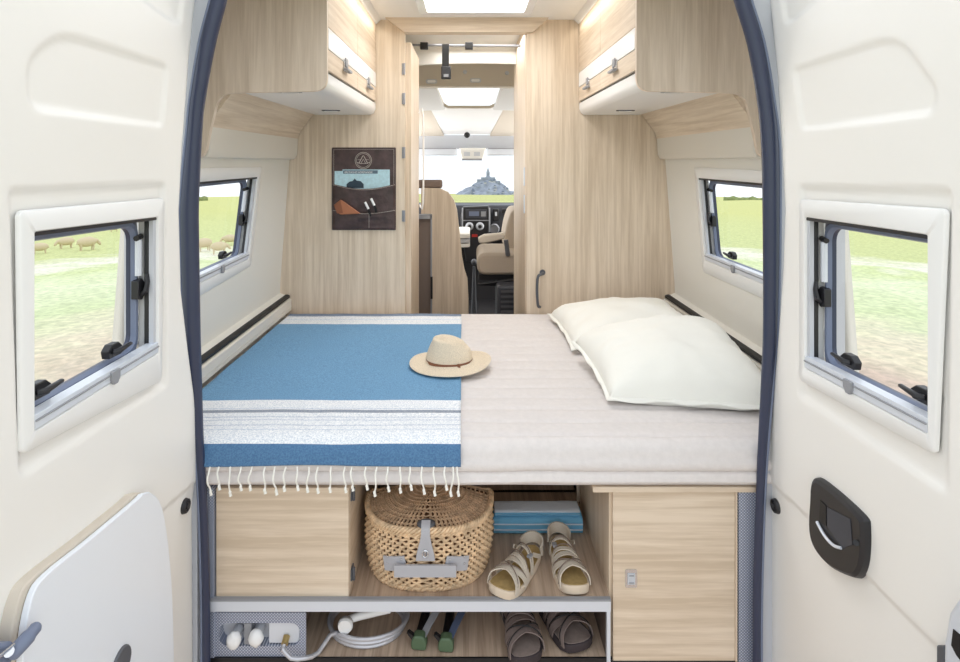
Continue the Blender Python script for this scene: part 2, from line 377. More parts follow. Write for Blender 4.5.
# ---- rear doors
SIDE = {}
def door(sgn):
    X = sgn*.82
    def on(px, py): q = V(px, py, X=X); return Vector((q.y, q.z))
    if sgn < 0:
        edge = [(197, 0), (191, 60), (184, 150), (181, 210), (183, 290), (190, 350), (196, 395), (200, 430), (200, 470), (196, 505), (197, 662)]
        rec = [([(28, 60), (60, 32), (168, 66), (163, 126), (30, 108)], [.03, .05, .02, .02, .03], .007),
               ([(118, -20), (186, -24), (181, 22), (172, 21)], [.01, .01, .015, .015], .007),
               ([(11, 190), (165, 184), (167, 385), (21, 475)], .012, .010)]
        o4 = [(17, 211), (163, 198), (160, 381), (20, 455)]; i4 = [(32, 232), (156, 217), (156, 353), (32, 431)]
        crease = [(204, 475), (158, 515), (20, 640), (-40, 690)]
    else:
        edge = [(768, 0), (775, 70), (780, 150), (783, 210), (781, 270), (776, 340), (771, 400), (765, 450), (765, 480), (767, 510), (767, 662)]
        rec = [([(793, 69), (898, 35), (937, 90), (932, 113), (802, 130)], [.02, .06, .03, .02, .02], .007),
               ([(778, -24), (850, -30), (790, 23), (784, 22)], [.01, .01, .015, .015], .007),
               ([(800, 187), (950, 190), (946, 492), (799, 396)], .012, .010)]
        o4 = [(948, 209), (801, 199), (801, 380), (937, 455)]; i4 = [(930, 235), (807, 217), (807, 368), (930, 434)]
        crease = [(765, 478), (812, 521), (865, 575), (936, 647), (980, 690)]
    et = sorted([(on(a, c).y, on(a, c).x) for a, c in edge]); ymin = -1.0
    R_ = [(rpoly([on(*q) for q in pl], rr, 4), dp) for pl, rr, dp in rec]
    oq = [V(a, c, X=X) for a, c in o4]; iq = [V(a, c, X=X) for a, c in i4]
    mid = [Vector(((a.y+c.y)/2, (a.z+c.z)/2)) for a, c in zip(oq, iq)]
    cz = sorted([(on(a, c).x, on(a, c).y) for a, c in crease])
    NU, NV = 130, 300; z0, z1 = -.12, 2.25; rows = []; keep = {}
    bb = bmesh.new(); vs = []
    for j in range(NV+1):
        z = z0+(z1-z0)*j/NV; ye = interp(et, z); row = []
        for i in range(NU+1):
            u = i/NU; u = 1-(1-u)**1.0; y = ymin+(ye-ymin)*u; pz = Vector((y, z)); d = 0
            for pl, dp in R_:
                if abs(pl[0].x-y) > .9: continue
                s_ = sdf(pz, pl)
                if s_ < .006: d += dp*smooth((.006-s_)/.014)
            zc = interp(cz, y); d += .006*smooth((zc-z)/.006+.5)
            q = ye-y
            if q < .016: d += .016-math.sqrt(max(0, .016**2-(.016-q)**2))
            row.append(bb.verts.new((X+sgn*d, y, z)))
        vs.append(row)
    for j in range(NV):
        for i in range(NU):
            c = (vs[j][i].co+vs[j+1][i+1].co)/2
            if sdf(Vector((c.y, c.z)), mid) < 0: continue
            f = (vs[j][i], vs[j][i+1], vs[j+1][i+1], vs[j+1][i]); bb.faces.new(f if sgn > 0 else f[::-1])
    bmesh.ops.delete(bb, geom=[v for v in bb.verts if not v.link_faces], context='VERTS')
    dr = bpy.data.objects.new('door_1' if sgn < 0 else 'door_2', None); COL.objects.link(dr); dr.location = (X, 0, 0)
    struct(dr, 'cream rear door standing open on the left, with a sheep meadow in its window' if sgn < 0 else 'cream rear door standing open on the right, with a black handle recess', 'door')
    bx = MB(); bx.b = bb; pn = obj('door_panel', bx, 'door', dr, sharp=60)
    md = pn.modifiers.new('s', 'SOLIDIFY'); md.thickness = .045; md.offset = -1
    # which way the normals point does not matter: the shell must go outward
    me = pn.data; nx = sum(pg.normal.x for pg in me.polygons)/len(me.polygons)
    md.offset = -1 if nx*sgn < 0 else 1
    window(oq, iq, (sgn, 0, 0), dr)
    # rubber plug and metal edge strip
    c = V(185 if sgn < 0 else 776, 506, X=X+sgn*.004)
    b = MB(); b.lathe([(0, -.010), (.006, -.010), (.007, -.005), (.010, -.005), (.013, -.009), (.016, -.007), (.018, .002)], (0, 0, 0), 24)
    for v in b.b.verts: v.co = c+Vector((sgn*v.co.z, v.co.x*1.1, v.co.y*1.1))
    obj('rubber_plug', b, 'dark', dr)
    ys = interp(et, .1)
    b = MB(); b.box(X-sgn*.001, X+sgn*.05, ys+.0005, ys+.018, -.1, .62); b.box(X-sgn*.010, X-sgn*.002, ys+.012, ys+.04, -.1, .62); obj('edge_strip', b, 'lgrey', dr, bevel=.002)
    return dr, X, on, et
DL, XL, onL, etL = door(-1)
DR, XR, onR, etR = door(1)
# left door: white folding table leaf, latch arm
onT = lambda x, y: (lambda q: Vector((q.y, q.z)))(V(x, y, X=XL+.034))
pp = [onT(q.x, q.y) for q in cr([(150, 492, 0), (159, 500, 0), (165, 520, 0), (170, 560, 0), (173, 610, 0), (175, 700, 0)], 4)]
left = [(q.x, q.y) for q in cr([(22, 700, 0), (24, 640, 0), (33, 596, 0), (48, 574, 0), (90, 540, 0), (135, 502, 0), (143, 494, 0)], 4)]
pp += [onT(*q) for q in left]
tl = thing('folding_table', V(100, 640, X=XL-0+.005), 'white folding table leaf with rounded top corner stowed flat on the left door', 'table')
b = MB(); b.prism([(XL+.022, q.x, q.y) for q in pp], (.012, 0, 0)); obj('table_top', b, 'board', tl, bevel=.002)
cen = Vector((sum(q.x for q in pp)/len(pp), sum(q.y for q in pp)/len(pp)))
pq = [cen+(q-cen)*1.0+Vector((-.012, .006)) for q in pp]
b = MB(); b.prism([(XL-.002, q.x, q.y) for q in pq], (.023, 0, 0)); obj('table_edge', b, 'taupe', tl, bevel=.003, label='beige edge band')
b = MB(); c = V(121, 664, X=XL+.036)
b.lathe([(0, 0), (.030, 0), (.032, -.003), (.032, -.008)], (0, 0, 0), 28)
for v in b.b.verts: v.co = c+Vector((v.co.z+.004, v.co.x, v.co.y*1.0))
obj('round_catch', b, 'dgrey', tl)
la = thing('latch_lever', V(20, 650, X=XL+.05), 'blue-grey plastic latch lever at the bottom left corner by the white table leaf', 'latch')
b = MB(); pa = [V(37, 626, X=XL+.05), V(28, 637, X=XL+.05), V(18, 648, X=XL+.045), V(14, 652, X=XL+.04)]
b.tube(cr(pa, 4), [.008]+[.010]*3+[.012]*9, 14); obj('lever', b, 'bluegrey', la)
b = MB(); q = [(14, 641), (21, 648), (12, 664), (-30, 690), (-40, 668), (-4, 644)]
b.prism([V(x, y, X=XL+.038) for x, y in q], (-.038, 0, 0)); obj('latch_body', b, 'bluegrey', la, bevel=.006)
b = MB(); b.tube([V(14, 645, X=XL+.045), V(-20, 672, X=XL+.045)], .003, 8); b.tube([V(9, 652, X=XL+.040), V(9, 652, X=XL+.046)], .007, 12); obj('pivot', b, 'chrome', la)
# right door: black recessed handle
q = cr([(818, 478, 0), (835, 487, 0), (866, 515, 0), (871, 528, 0), (870, 560, 0), (864, 576, 0), (855, 577, 0), (835, 567, 0), (820, 550, 0), (814, 530, 0), (815, 500, 0)], 4, True)
pl = [V(a.x, a.y, X=XR) for a in q]; cen = sum(pl, Vector())/len(pl)
hd = bpy.data.objects.new('door_handle', None); COL.objects.link(hd); hd.parent = DR; OFF[hd.name] = Vector(DR.location); hd['label'] = 'black recessed pull handle'
b = MB(); sc_ = lambda k, dx: [cen+(a-cen)*k+Vector((dx, 0, 0)) for a in pl]
b.grid([sc_(1.01, .002), sc_(1.0, -.006), sc_(.975, -.012), sc_(.90, -.018)], False, True)
vs = [b.b.verts.new(p) for p in sc_(.90, -.018)]; 
inn = [V(x, y, X=XR-.018) for x, y in ((820, 503), (848, 521), (856, 535), (842, 549), (830, 543), (819, 530))]
b.b.faces.new(vs); obj('handle_plate', b, 'dark', hd, sharp=25)
b = MB(); b.prism([V(x, y, X=XR-.020) for x, y in ((820, 500), (826, 506), (826, 526), (819, 522))], (.001, 0, 0)); obj('finger_slot', b, 'blk', hd)
b = MB(); b.prism([V(x, y, X=XR-.0195) for x, y in ((827, 507), (850, 519), (852, 545), (842, 548), (827, 526))], (.001, 0, 0)); obj('recess', b, 'cabdark', hd)
b = MB(); b.tube(cr([V(817, 522, X=XR-.021), V(824, 535, X=XR-.024), V(833, 545, X=XR-.024), V(841, 548, X=XR-.021)], 5), .0035, 10); obj('chrome_lip', b, 'alu', hd, label='bright curved lip')
b = MB(); b.tube([V(856, 543, X=XR-.018), V(856, 543, X=XR-.024)], .006, 14); obj('key_lock', b, 'blk', hd)
rl = thing('door_latch', V(950, 640, X=XR-.02), 'blue-grey door latch housing at the lower right corner of the photo', 'latch')
b = MB(); q = [(966, 583), (956, 600), (948, 612), (943, 640), (942, 700), (1010, 700), (1010, 560)]
b.prism([V(x, y, X=XR-.030) for x, y in q], (.036, 0, 0)); obj('latch_body', b, 'alu', rl, bevel=.008)
b = MB(); b.prism([V(x, y, X=XR-.0315) for x, y in ((953, 629), (966, 640), (966, 668), (956, 655), (951, 645))], (.002, 0, 0)); obj('latch_slot', b, 'blk', rl)
b = MB(); b.prism([V(x, y, X=XR-.012) for x, y in ((936, 645), (944, 645), (944, 690), (936, 690))], (.02, 0, 0)); obj('latch_base', b, 'dgrey', rl, bevel=.003)
# ---- body pillars + rubber seals around the opening
sealL = [(222, -60, 15), (222, -20, 15), (219, 0, 15), (208, 43, 15), (198, 100, 14), (195, 130, 14), (190, 200, 17), (190, 240, 17), (192, 330, 16), (195, 380, 13), (199, 440, 9), (203, 500, 8), (206, 600, 8), (206, 700, 8)]
sealR = [(738, -60, 15), (738, -20, 15), (742, 0, 15), (755, 43, 15), (765, 100, 15), (770, 150, 16), (771, 240, 15), (770, 330, 13), (767, 380, 11), (763, 440, 9), (760, 500, 8), (757, 600, 8), (757, 700, 8)]
for sg, S, nm in ((-1, sealL, 'left'), (1, sealR, 'right')):
    YS = .05; pts = [V(a, c, Y=YS) for a, c, w_ in S]; rad = [w_/2*(YS-CY)/F for a, c, w_ in S]
    b = MB(); P = [Vector((p.x+sg*.004, 0, p.z)) for p in pts]
    front = [Vector((p.x, YS+.012, p.z)) for p in P]; outer = [Vector((sg*1.036, YS+.012, p.z)) for p in P]
    for rows in ([front, outer], [[v+Vector((sg*.05, .03, 0)) for v in front], [v+Vector((0, .03, 0)) for v in outer]], [front, [v+Vector((sg*.05, .03, 0)) for v in front]]): b.grid(rows)
    tr = obj('trim_1' if sg < 0 else 'trim_2', b, 'lgrey'); struct(tr, f'metal body pillar of the rear opening on the {nm} with its black rubber door seal', 'pillar')
    c3 = cr([(p.x, p.y, p.z) for p in pts], 5); r3 = [v.x for v in cr([(r_, 0, 0) for r_ in rad], 5)]
    b = MB(); b.tube(c3, r3, 14, flat=1.0); obj('rubber_seal', b, 'slate', tr)
    b = MB(); b.tube([p+Vector((sg*r_*.9, -.006, 0)) for p, r_ in zip(c3, r3)], [r_*.35 for r_ in r3], 8); obj('seal_lip', b, 'bluegrey', tr)
b = MB(); b.box(-1.1, 1.1, .06, .14, 2.02, 2.34); struct(obj('trim_3', b, 'lgrey'), 'body header above the rear opening', 'trim')
# ---- side walls, with holes for windows
def wallX(z): return interp([(-.1, 1.03), (.70, 1.03), (.712, 1.03), (.735, 1.032), (.746, 1.062), (.80, 1.060), (1.44, 1.012), (1.56, 1.0), (1.70, .98), (2.3, .93)], z)
def wpt(sg, px, py):
    # point on the side wall seen at a pixel
    x = 1.03
    for _ in range(12):
        q = V(px, py, X=sg*x); x = wallX(q.z)
    return V(px, py, X=sg*x)
WQ = {-1: ([(168, 168.5), (261, 167), (250, 266), (168, 314)], [(176, 184), (257, 177), (247, 259), (176, 294)]),
      1: ([(790, 172), (695, 167), (704, 272), (790, 310)], [(783, 185), (699, 178), (706.5, 260), (783, 292)])}
for sg in (-1, 1):
    oq = [wpt(sg, *q) for q in WQ[sg][0]]; iq = [wpt(sg, *q) for q in WQ[sg][1]]
    if sg < 0: pass
    mid = [Vector(((a.y+c.y)/2, (a.z+c.z)/2)) for a, c in zip(oq, iq)]
    zs = [-.1, .3, .60, .70, .712, .735]+[.746+.012*i for i in range(int((1.54-.746)/.012)+1)]+[1.56, 1.65, 1.8, 2.0, 2.3]
    ysl = [.085+.0125*i for i in range(112)]+[1.6, 2.0, 3.0, 3.5]
    bb = MB(); vs = [[bb.b.verts.new((sg*wallX(z), y, z)) for y in ysl] for z in zs]
    for j in range(len(zs)-1):
        for i in range(len(ysl)-1):
            c = (vs[j][i].co+vs[j+1][i+1].co)/2
            if sdf(Vector((c.y, c.z)), mid) < 0: continue
            f = (vs[j][i], vs[j][i+1], vs[j+1][i+1], vs[j+1][i]); bb.b.faces.new(f)
    bmesh.ops.delete(bb.b, geom=[v for v in bb.b.verts if not v.link_faces], context='VERTS')
    wl = obj('wall_left' if sg < 0 else 'wall_right', bb, 'cream', sharp=30)
    struct(wl, f'cream moulded side wall of the van on the {"left" if sg < 0 else "right"}', 'wall')
    nx = sum(pg.normal.x*pg.area for pg in wl.data.polygons)
    md = wl.modifiers.new('s', 'SOLIDIFY'); md.thickness = .035; md.offset = 1 if nx*sg > 0 else -1
    wi = bpy.data.objects.new('window_1' if sg < 0 else 'window_2', None); COL.objects.link(wi); wi.location = (sg*1.04, .8, .95)
    struct(wi, f'small hinged camper window in the {"left" if sg < 0 else "right"} side wall beside the bed', 'window')
    window(oq, iq, (sg, 0, 0), wi)
    # ledge rail with black strip, lower rail board, trim above window, oak backing
    b = MB(); b.prism([(sg*1.030, .09, .722), (sg*1.030, .09, .7395), (sg*1.018, .09, .7395), (sg*1.006, .09, .734), (sg*1.006, .09, .722)], (0, 1.355, 0)); 
    o = obj('trim_4' if sg < 0 else 'trim_5', b, 'blk', bevel=.002); struct(o, f'black strip along the {"left" if sg < 0 else "right"} wall ledge above the mattress', 'trim')
    b = MB(); b.prism([(sg*1.028, .09, .718), (sg*1.004, .09, .718), (sg*.998, .09, .712), (sg*.998, .09, .655), (sg*1.028, .09, .650)], (0, 1.355, 0))
    b.box(sg*.996, sg*1.0, .09, 1.445, .675, .679)
    o = obj('baseboard_left' if sg < 0 else 'baseboard_right', b, 'trim', bevel=.002); struct(o, f'pale rail board under the black strip on the {"left" if sg < 0 else "right"}', 'baseboard')
    b = MB(); b.prism([(sg*1.02, .44, 1.462), (sg*.978, .44, 1.466), (sg*.967, .44, 1.49), (sg*.962, .44, 1.575), (sg*.962, .44, 1.60), (sg*1.02, .44, 1.60)], (0, 1.005, 0))
    o = obj('trim_6' if sg < 0 else 'trim_7', b, 'trim', bevel=.004); struct(o, f'beige padded moulding above the {"left" if sg < 0 else "right"} side window', 'trim')
    b = MB(); prof = [(sg*.962, 1.575), (sg*.952, 1.61), (sg*.885, 1.70), (sg*.86, 1.72), (sg*.86, 1.78), (sg*1.0, 1.78), (sg*1.0, 1.575)]
    b.prism([(x, .44, z) for x, z in prof], (0, 1.005, 0))
    o = obj('trim_8' if sg < 0 else 'trim_9', b, 'wy', sharp=50); struct(o, f'oak cove panel under the {"left" if sg < 0 else "right"} overhead cabinet', 'trim')
# ---- floor, ceiling, roof
b = MB(); b.box(-1.06, 1.06, .085, 5.0, -.06, 0); struct(obj('floor', b, 'vinyl'), 'dark vinyl floor of the van', 'floor')
# ceiling with skylight hole
SK = (-.265, .242, .66, 1.27)
b = MB()
for (x0, x1, y0, y1) in ((-.62, SK[0], .12, 2.55), (SK[1], .62, .12, 2.55), (SK[0], SK[1], .12, SK[2]), (SK[0], SK[1], SK[3], 2.55)): b.box(x0, x1, y0, y1, 2.215, 2.26)
struct(obj('ceiling', b, 'whitem'), 'cream ceiling with a roof hatch', 'ceiling')
b = MB(); b.box(-1.05, -.6, .1, 3.6, 2.28, 2.32); b.box(1.05, .6, .1, 3.6, 2.28, 2.32); b.box(-.6, .6, 2.55, 3.6, 2.26, 2.30)
struct(obj('roof_shell', b, 'white'), 'outer roof skin of the van', 'roof')
wn = bpy.data.objects.new('window_3', None); COL.objects.link(wn); wn.location = (0, 1, 2.22); struct(wn, 'bright roof hatch in the ceiling above the bed', 'window')
b = MB(); q0 = [(SK[0]-.03, SK[2]-.03), (SK[1]+.03, SK[2]-.03), (SK[1]+.03, SK[3]+.03), (SK[0]-.03, SK[3]+.03)]; q1 = [(SK[0]+.01, SK[2]+.01), (SK[1]-.01, SK[2]+.01), (SK[1]-.01, SK[3]-.01), (SK[0]+.01, SK[3]-.01)]
A = rpoly(q0, .03); B_ = rpoly(q1, .02)
b.grid([[(p.x, p.y, 2.214) for p in A], [(p.x, p.y, 2.200) for p in A], [(p.x, p.y, 2.203) for p in B_], [(p.x, p.y, 2.27) for p in B_]], False, True); obj('hatch_frame', b, 'white', wn)
b = MB(); b.box(SK[0]-.02, SK[1]+.02, SK[2]-.02, SK[3]+.02, 2.275, 2.279); obj('hatch_glass', b, glassmat('hatch_glass', (.95, .97, 1, 1), .03), wn)
# ---- partition (front wall of the bedroom)
XO0, XO1 = V(405, 0, Y=1.45).x, V(527, 0, Y=1.45).x; ZT = V(0, 33, Y=1.45).z
b = MB(); b.box(-1.07, XO0, 1.45, 1.48, 0, 2.26); struct(obj('wall_front', b, 'wz'), 'pale oak partition panel left of the passage, with the organiser on it', 'wall')
b = MB(); b.box(XO1, 1.07, 1.45, 1.48, 0, 2.26); struct(obj('wall_front', b, 'wz'), 'pale oak partition panel right of the passage', 'wall')
b = MB(); b.prism([(XO0-.10, 1.40, 2.215), (XO1+.11, 1.40, 2.215), (XO1+.03, 1.425, ZT), (XO0, 1.425, ZT)], (0, .07, 0)); struct(obj('trim_10', b, 'wx'), 'horizontal oak header over the passage', 'trim')
b = MB(); b.box(XO0-.004, XO0+.03, 1.481, 1.95, 0, 2.10); lf = obj('door_3', b, 'wz', bevel=.002); struct(lf, 'narrow oak door leaf folded open at the left of the passage', 'door')
for z in (1.95, 1.79, 1.50, 1.16):
    q = MB(); q.tube([(XO0-.004, 1.444, z-.03), (XO0-.004, 1.444, z+.03)], .006, 10); q.box(XO0-.016, XO0, 1.446, 1.451, z-.03, z+.03); obj('hinge', q, 'grey', lf)
q = MB(); q.tube(cr([(XO0+.036, 1.9, 1.75), (XO0+.06, 1.9, 1.74), (XO0+.06, 1.9, 1.2), (XO0+.036, 1.9, 1.19)], 3), .006, 8); obj('door_handle', q, 'white', lf)
b = MB(); b.box(XO1-.006, XO1+.03, 1.475, 2.25, 0, 2.215); jb = obj('door_4', b, 'wz', bevel=.002); struct(jb, 'oak cabinet side lining the right of the passage', 'door')
for z in (1.37, 1.22): 
    q = MB(); q.box(XO1-.012, XO1-.006, 1.5, 1.52, z-.05, z+.05); obj('catch', q, 'alu', jb)
# corridor side walls behind partition
b = MB(); b.box(-1.0, -.62, 1.5, 1.95, 0, 2.2); struct(obj('wall_corridor_left', b, 'wz'), 'oak furniture wall behind the left partition', 'wall')
b = MB(); b.box(XO1+.09, 1.0, 1.5, 2.35, 0, 2.2); struct(obj('wall_corridor_right', b, 'wz'), 'oak furniture wall behind the right partition', 'wall')
# ================================================================ OVERHEAD CABINETS
for sg in (-1, 1):
    nm = 'left' if sg < 0 else 'right'
    cb = thing('overhead_cabinet', (sg*.75, .93, 1.70), f'oak overhead cabinet with white underside and two flap doors, on the {nm} above the bed', 'cabinet', 'overhead cabinets')
    YN, YE = .42, 1.445; XF = .545
    # end panel facing the rear doors, with its tail down the wall
    pts = [(XF, 2.21)]+[(p.x, p.y) for p in rpoly([(XF, 2.21), (XF, 1.700), (.835, 1.694), (.925, 1.690), (.955, 1.575), (.975, 1.47), (1.03, 1.455), (1.04, 2.21)], [.001, .05, .0, .08, .10, .03, .001, .001], 8)][1:]
    b = MB(); b.prism([(sg*x, YN, z) for x, z in pts], (0, .018, 0)); obj('end_panel', b, 'wside', cb, bevel=.002, sharp=50)
    # box: underside white shell with front lip
    b = MB(); prof = [(XF+.03, 1.703), (XF+.012, 1.712), (XF+.002, 1.735), (XF+.002, 1.765), (XF+.02, 1.765), (XF+.02, 1.725), (.87, 1.725), (.87, 1.703)]
    b.prism([(sg*x, YN+.018, z) for x, z in prof], (0, YE-YN-.018, 0)); obj('underside', b, 'white', cb, sharp=50)
    b = MB(); b.box(sg*(XF+.012), sg*(XF+.03), YN+.018, YE, 1.760, 1.785); obj('shadow_gap', b, 'blk', cb)
    b = MB(); b.box(sg*(XF+.03), sg*.98, YN+.018, YE, 1.766, 2.21); obj('body', b, 'wz', cb)
    ym = (YN+.018+YE)/2+.02
    for (y0, y1) in ((YN+.020, ym-.0015), (ym+.0015, YE-.002)):
        d = MB(); d.box(sg*XF, sg*(XF+.018), y0, y1, 1.930, 2.205); dr = obj('flap_door', d, 'wy', cb, bevel=.002)
        d = MB(); d.box(sg*(XF-.001), sg*(XF+.018), y0, y1, 1.852, 1.928); obj('white_band', d, 'white', dr, bevel=.0015, label='glossy white band')
        d = MB(); d.box(sg*XF, sg*(XF+.018), y0, y1, 1.776, 1.850); obj('lower_rail', d, 'wy', dr, bevel=.0015)
        yc = (y0+y1)/2
        h = MB(); h.box(sg*(XF-.006), sg*XF, yc-.028, yc+.028, 1.812, 1.850); hb = obj('handle', h, 'chrome', dr, bevel=.002)
        h = MB(); h.box(sg*(XF-.022), sg*(XF-.005), yc-.045, yc+.045, 1.812, 1.822); h.box(sg*(XF-.010), sg*(XF-.0055), yc-.022, yc+.022, 1.832, 1.866); obj('grip', h, 'grey', hb, bevel=.002)
    # recessed switches / lamps in the underside
    for (x, y, l, w_) in ((.69, .47, .085, .018), (.72, 1.18, .09, .03)):
        b = MB(); lp = rpoly([(x-l/2, y-w_/2), (x+l/2, y-w_/2), (x+l/2, y+w_/2), (x-l/2, y+w_/2)], w_*.48)
        b.prism([(sg*p.x, p.y, 1.7035) for p in lp], (0, 0, -.004)); o = obj('lamp_bezel', b, 'grey' if y < 1 else 'dgrey', cb)
        b = MB(); b.prism([(sg*(x+(p.x-x)*.72), y+(p.y-y)*.6, 1.6995) for p in lp], (0, 0, -.0015)); obj('lens', b, 'white' if y < 1 else 'alu', o)
# ceiling trim strips with warm lamp
for sg in (-1, 1):
    b = MB(); b.prism([(sg*.56, .42, 2.214), (sg*.515, .42, 2.214), (sg*.540, .42, 2.190), (sg*.56, .42, 2.190)], (0, 1.02, 0))
    struct(obj('trim_11' if sg < 0 else 'trim_12', b, 'whitem'), f'light strip along the {"left" if sg < 0 else "right"} edge of the ceiling', 'trim')
# ================================================================ BED BASE
YF = .08
xl0, xl1 = V(216, 0, Y=YF).x, V(349, 0, Y=YF).x
zt, zb = V(0, 488, Y=YF).z, V(0, 600, Y=YF).z
lc = thing('storage_cabinet', (-.58, .3, zb), 'oak storage cabinet with plain drawer front under the left end of the bed', 'cabinet')
b = MB(); b.box(xl0, xl1-.001, YF, YF+.016, zb, zt); obj('front_panel', b, 'wx', lc, bevel=.0015)
b = MB(); b.box(xl1-.018, xl1, YF+.016, .60, zb, zt); sp = obj('side_panel', b, 'wy', lc)
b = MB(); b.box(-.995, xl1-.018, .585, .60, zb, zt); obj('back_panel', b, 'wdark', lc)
for z in (zt-.035, zb+.055):
    h = MB(); h.box(xl1, xl1+.004, YF+.02, YF+.05, z-.016, z+.016); h.tube([(xl1+.007, YF+.03, z-.018), (xl1+.007, YF+.03, z+.018)], .005, 8); obj('hinge', h, 'dgrey', lc)
# grey dotted side strip left and right
b = MB(); b.box(V(206, 0, Y=YF).x-.20, xl0-.004, YF-.005, YF+.012, -.02, zt+.004); struct(obj('trim_13', b, 'dots'), 'dotted grey strip at the left edge of the bed base', 'trim')
xr0, xr1 = V(613, 0, Y=YF).x, V(735, 0, Y=YF).x
b = MB(); b.box(xr1+.010, xr1+.058, YF-.002, YF+.012, -.02, zt+.004); b.box(xr1+.058, xr1+.063, YF-.010, YF+.012, -.02, zt); struct(obj('trim_14', b, 'dots'), 'dotted grey strip at the right edge of the bed base', 'trim')
b = MB(); b.box(xr1+.064, 1.02, YF, YF+.02, -.02, zt+.01); struct(obj('trim_15', b, 'blk'), 'dark filler panel beside the right pillar', 'trim')
rc = thing('storage_cabinet', (.56, .3, 0), 'tall oak storage cabinet with a small square catch under the pillows end of the bed', 'cabinet')
ztr = V(0, 491, Y=YF).z
b = MB(); b.box(xr0, xr1, YF, YF+.016, 0, ztr); drr = obj('door', b, 'wx', rc, bevel=.0015)
b = MB(); b.box(xr1+.0005, xr1+.006, YF-.002, YF+.014, 0, ztr); obj('edge_band', b, 'wz', rc)
b = MB(); b.box(xr0-.008, xr0+.010, YF+.016, .52, 0, ztr+.02); obj('side_panel', b, 'wz', rc)
b = MB(); b.box(V(592, 0, Y=YF).x, .80, YF-.012, .56, ztr+.002, V(0, 486.8, Y=YF-.01).z); obj('top_board', b, 'wx', rc, bevel=.002)
c = V(631, 578, Y=YF)
h = MB(); lp = rpoly([(c.x-.017, c.z-.026), (c.x+.017, c.z-.026), (c.x+.017, c.z+.026), (c.x-.017, c.z+.026)], .005)
h.prism([(p.x, YF-.003, p.y) for p in lp], (0, .003, 0)); hh = obj('catch', h, 'chrome', drr)
h = MB(); h.box(c.x-.011, c.x+.011, YF-.005, YF-.003, c.z-.016, c.z+.016); obj('catch_button', h, 'lgrey', hh, bevel=.001)
h = MB(); h.box(c.x-.007, c.x+.007, YF-.0065, YF-.005, c.z-.012, c.z-.009); h.box(c.x-.007, c.x+.007, YF-.0065, YF-.005, c.z+.009, c.z+.012); obj('button_ridge', h, 'grey', hh)
# shelf, posts, rails
zs = zb+.003
b = MB(); b.box(xl1, xr0-.008, YF+.004, .66, zs-.016, zs); st = thing('storage_shelf', (0, .3, zs), 'wide oak shelf under the bed carrying basket, towel and sandals', 'shelf'); obj('shelf_board', b, 'wfloor', st)
zr0, zr1 = V(0, 612, Y=YF-.012).z, V(0, 601.5, Y=YF-.012).z
b = MB(); b.box(V(208, 0, Y=YF).x, V(611, 0, Y=YF-.012).x, YF-.012, YF-.0005, zr0, zr1); obj('front_rail', b, 'alu', st, bevel=.001)
b = MB(); b.box(V(208, 0, Y=YF).x, V(611, 0, Y=YF-.012).x, YF-.013, YF-.0005, zr1+.0005, zr1+.006); obj('rail_lip', b, 'grey', st)
x6 = V(606, 0, Y=YF).x
b = MB(); b.box(x6, xr0-.010, YF-.012, YF+.003, -.02, zr0); obj('upright', b, 'alu', st, bevel=.001)
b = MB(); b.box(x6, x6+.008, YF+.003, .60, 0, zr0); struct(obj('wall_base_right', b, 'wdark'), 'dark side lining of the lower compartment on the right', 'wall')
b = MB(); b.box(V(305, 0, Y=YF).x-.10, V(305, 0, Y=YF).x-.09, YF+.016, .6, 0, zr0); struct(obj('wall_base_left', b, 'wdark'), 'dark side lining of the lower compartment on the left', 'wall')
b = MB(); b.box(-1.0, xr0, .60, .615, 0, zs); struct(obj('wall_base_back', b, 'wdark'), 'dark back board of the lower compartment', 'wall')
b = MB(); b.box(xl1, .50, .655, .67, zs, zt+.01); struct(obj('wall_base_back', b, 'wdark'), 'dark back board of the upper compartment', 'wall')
b = MB(); b.box(V(577, 0, Y=.54).x, V(589, 0, Y=.54).x, .54, .56, zs, zt+.01); struct(obj('trim_19', b, 'wz'), 'oak post at the back of the shelf compartment', 'trim')
b = MB(); b.box(-.80, xr0-.010, YF, .60, .001, .012)
lf = thing('lower_deck', (0, .3, 0), 'oak deck board at floor level with hose, poles and dark sandals', 'shelf'); obj('deck_board', b, 'wfloor', lf)
b = MB(); b.box(-.80, xr0-.010, YF-.006, YF-.0005, -.015, .013); obj('front_edge', b, 'blk', lf)
ZD = .012
# service panel with sockets
svp = thing('service_panel', (-.66, YF, .08), 'dotted grey service panel with rounded recess at the lower left of the bed base', 'panel')
px0, px1 = V(208, 0, Y=YF).x, V(306, 0, Y=YF).x
def cut_panel():
    b = MB(); o = [V(208, 612.5, Y=YF), V(306, 612.5, Y=YF), V(306, 656.5, Y=YF), V(208, 656.5, Y=YF)]
    i = [V(219, 623, Y=YF), V(300, 623, Y=YF), V(300, 646, Y=YF), V(219, 646, Y=YF)]
    def lp(q, r):
        return rpoly([(a.x, a.z) for a in q], r, 8)
    A = lp(i, .031); c = Vector((sum(p.x for p in A)/len(A), sum(p.y for p in A)/len(A)))
    B_ = []
    x0, x1, z1, z0 = o[0].x, o[1].x, o[0].z, o[2].z
    B_ = rpoly([(x0, z1), (x1, z1), (x1, z0), (x0, z0)], .001, 8)
    b.grid([[(p.x, YF+.002, p.y) for p in B_], [(p.x, YF, p.y) for p in B_], [(p.x, YF, p.y) for p in A], [(p.x, YF+.03, p.y) for p in A]], False, True)
    return b, A
b, A = cut_panel(); obj('face_plate', b, 'dots', svp, sharp=40)
b = MB(); vs = [b.b.verts.new((p.x, YF+.03, p.y)) for p in A]; b.b.faces.new(vs); obj('recess_back', b, 'lgrey', svp)
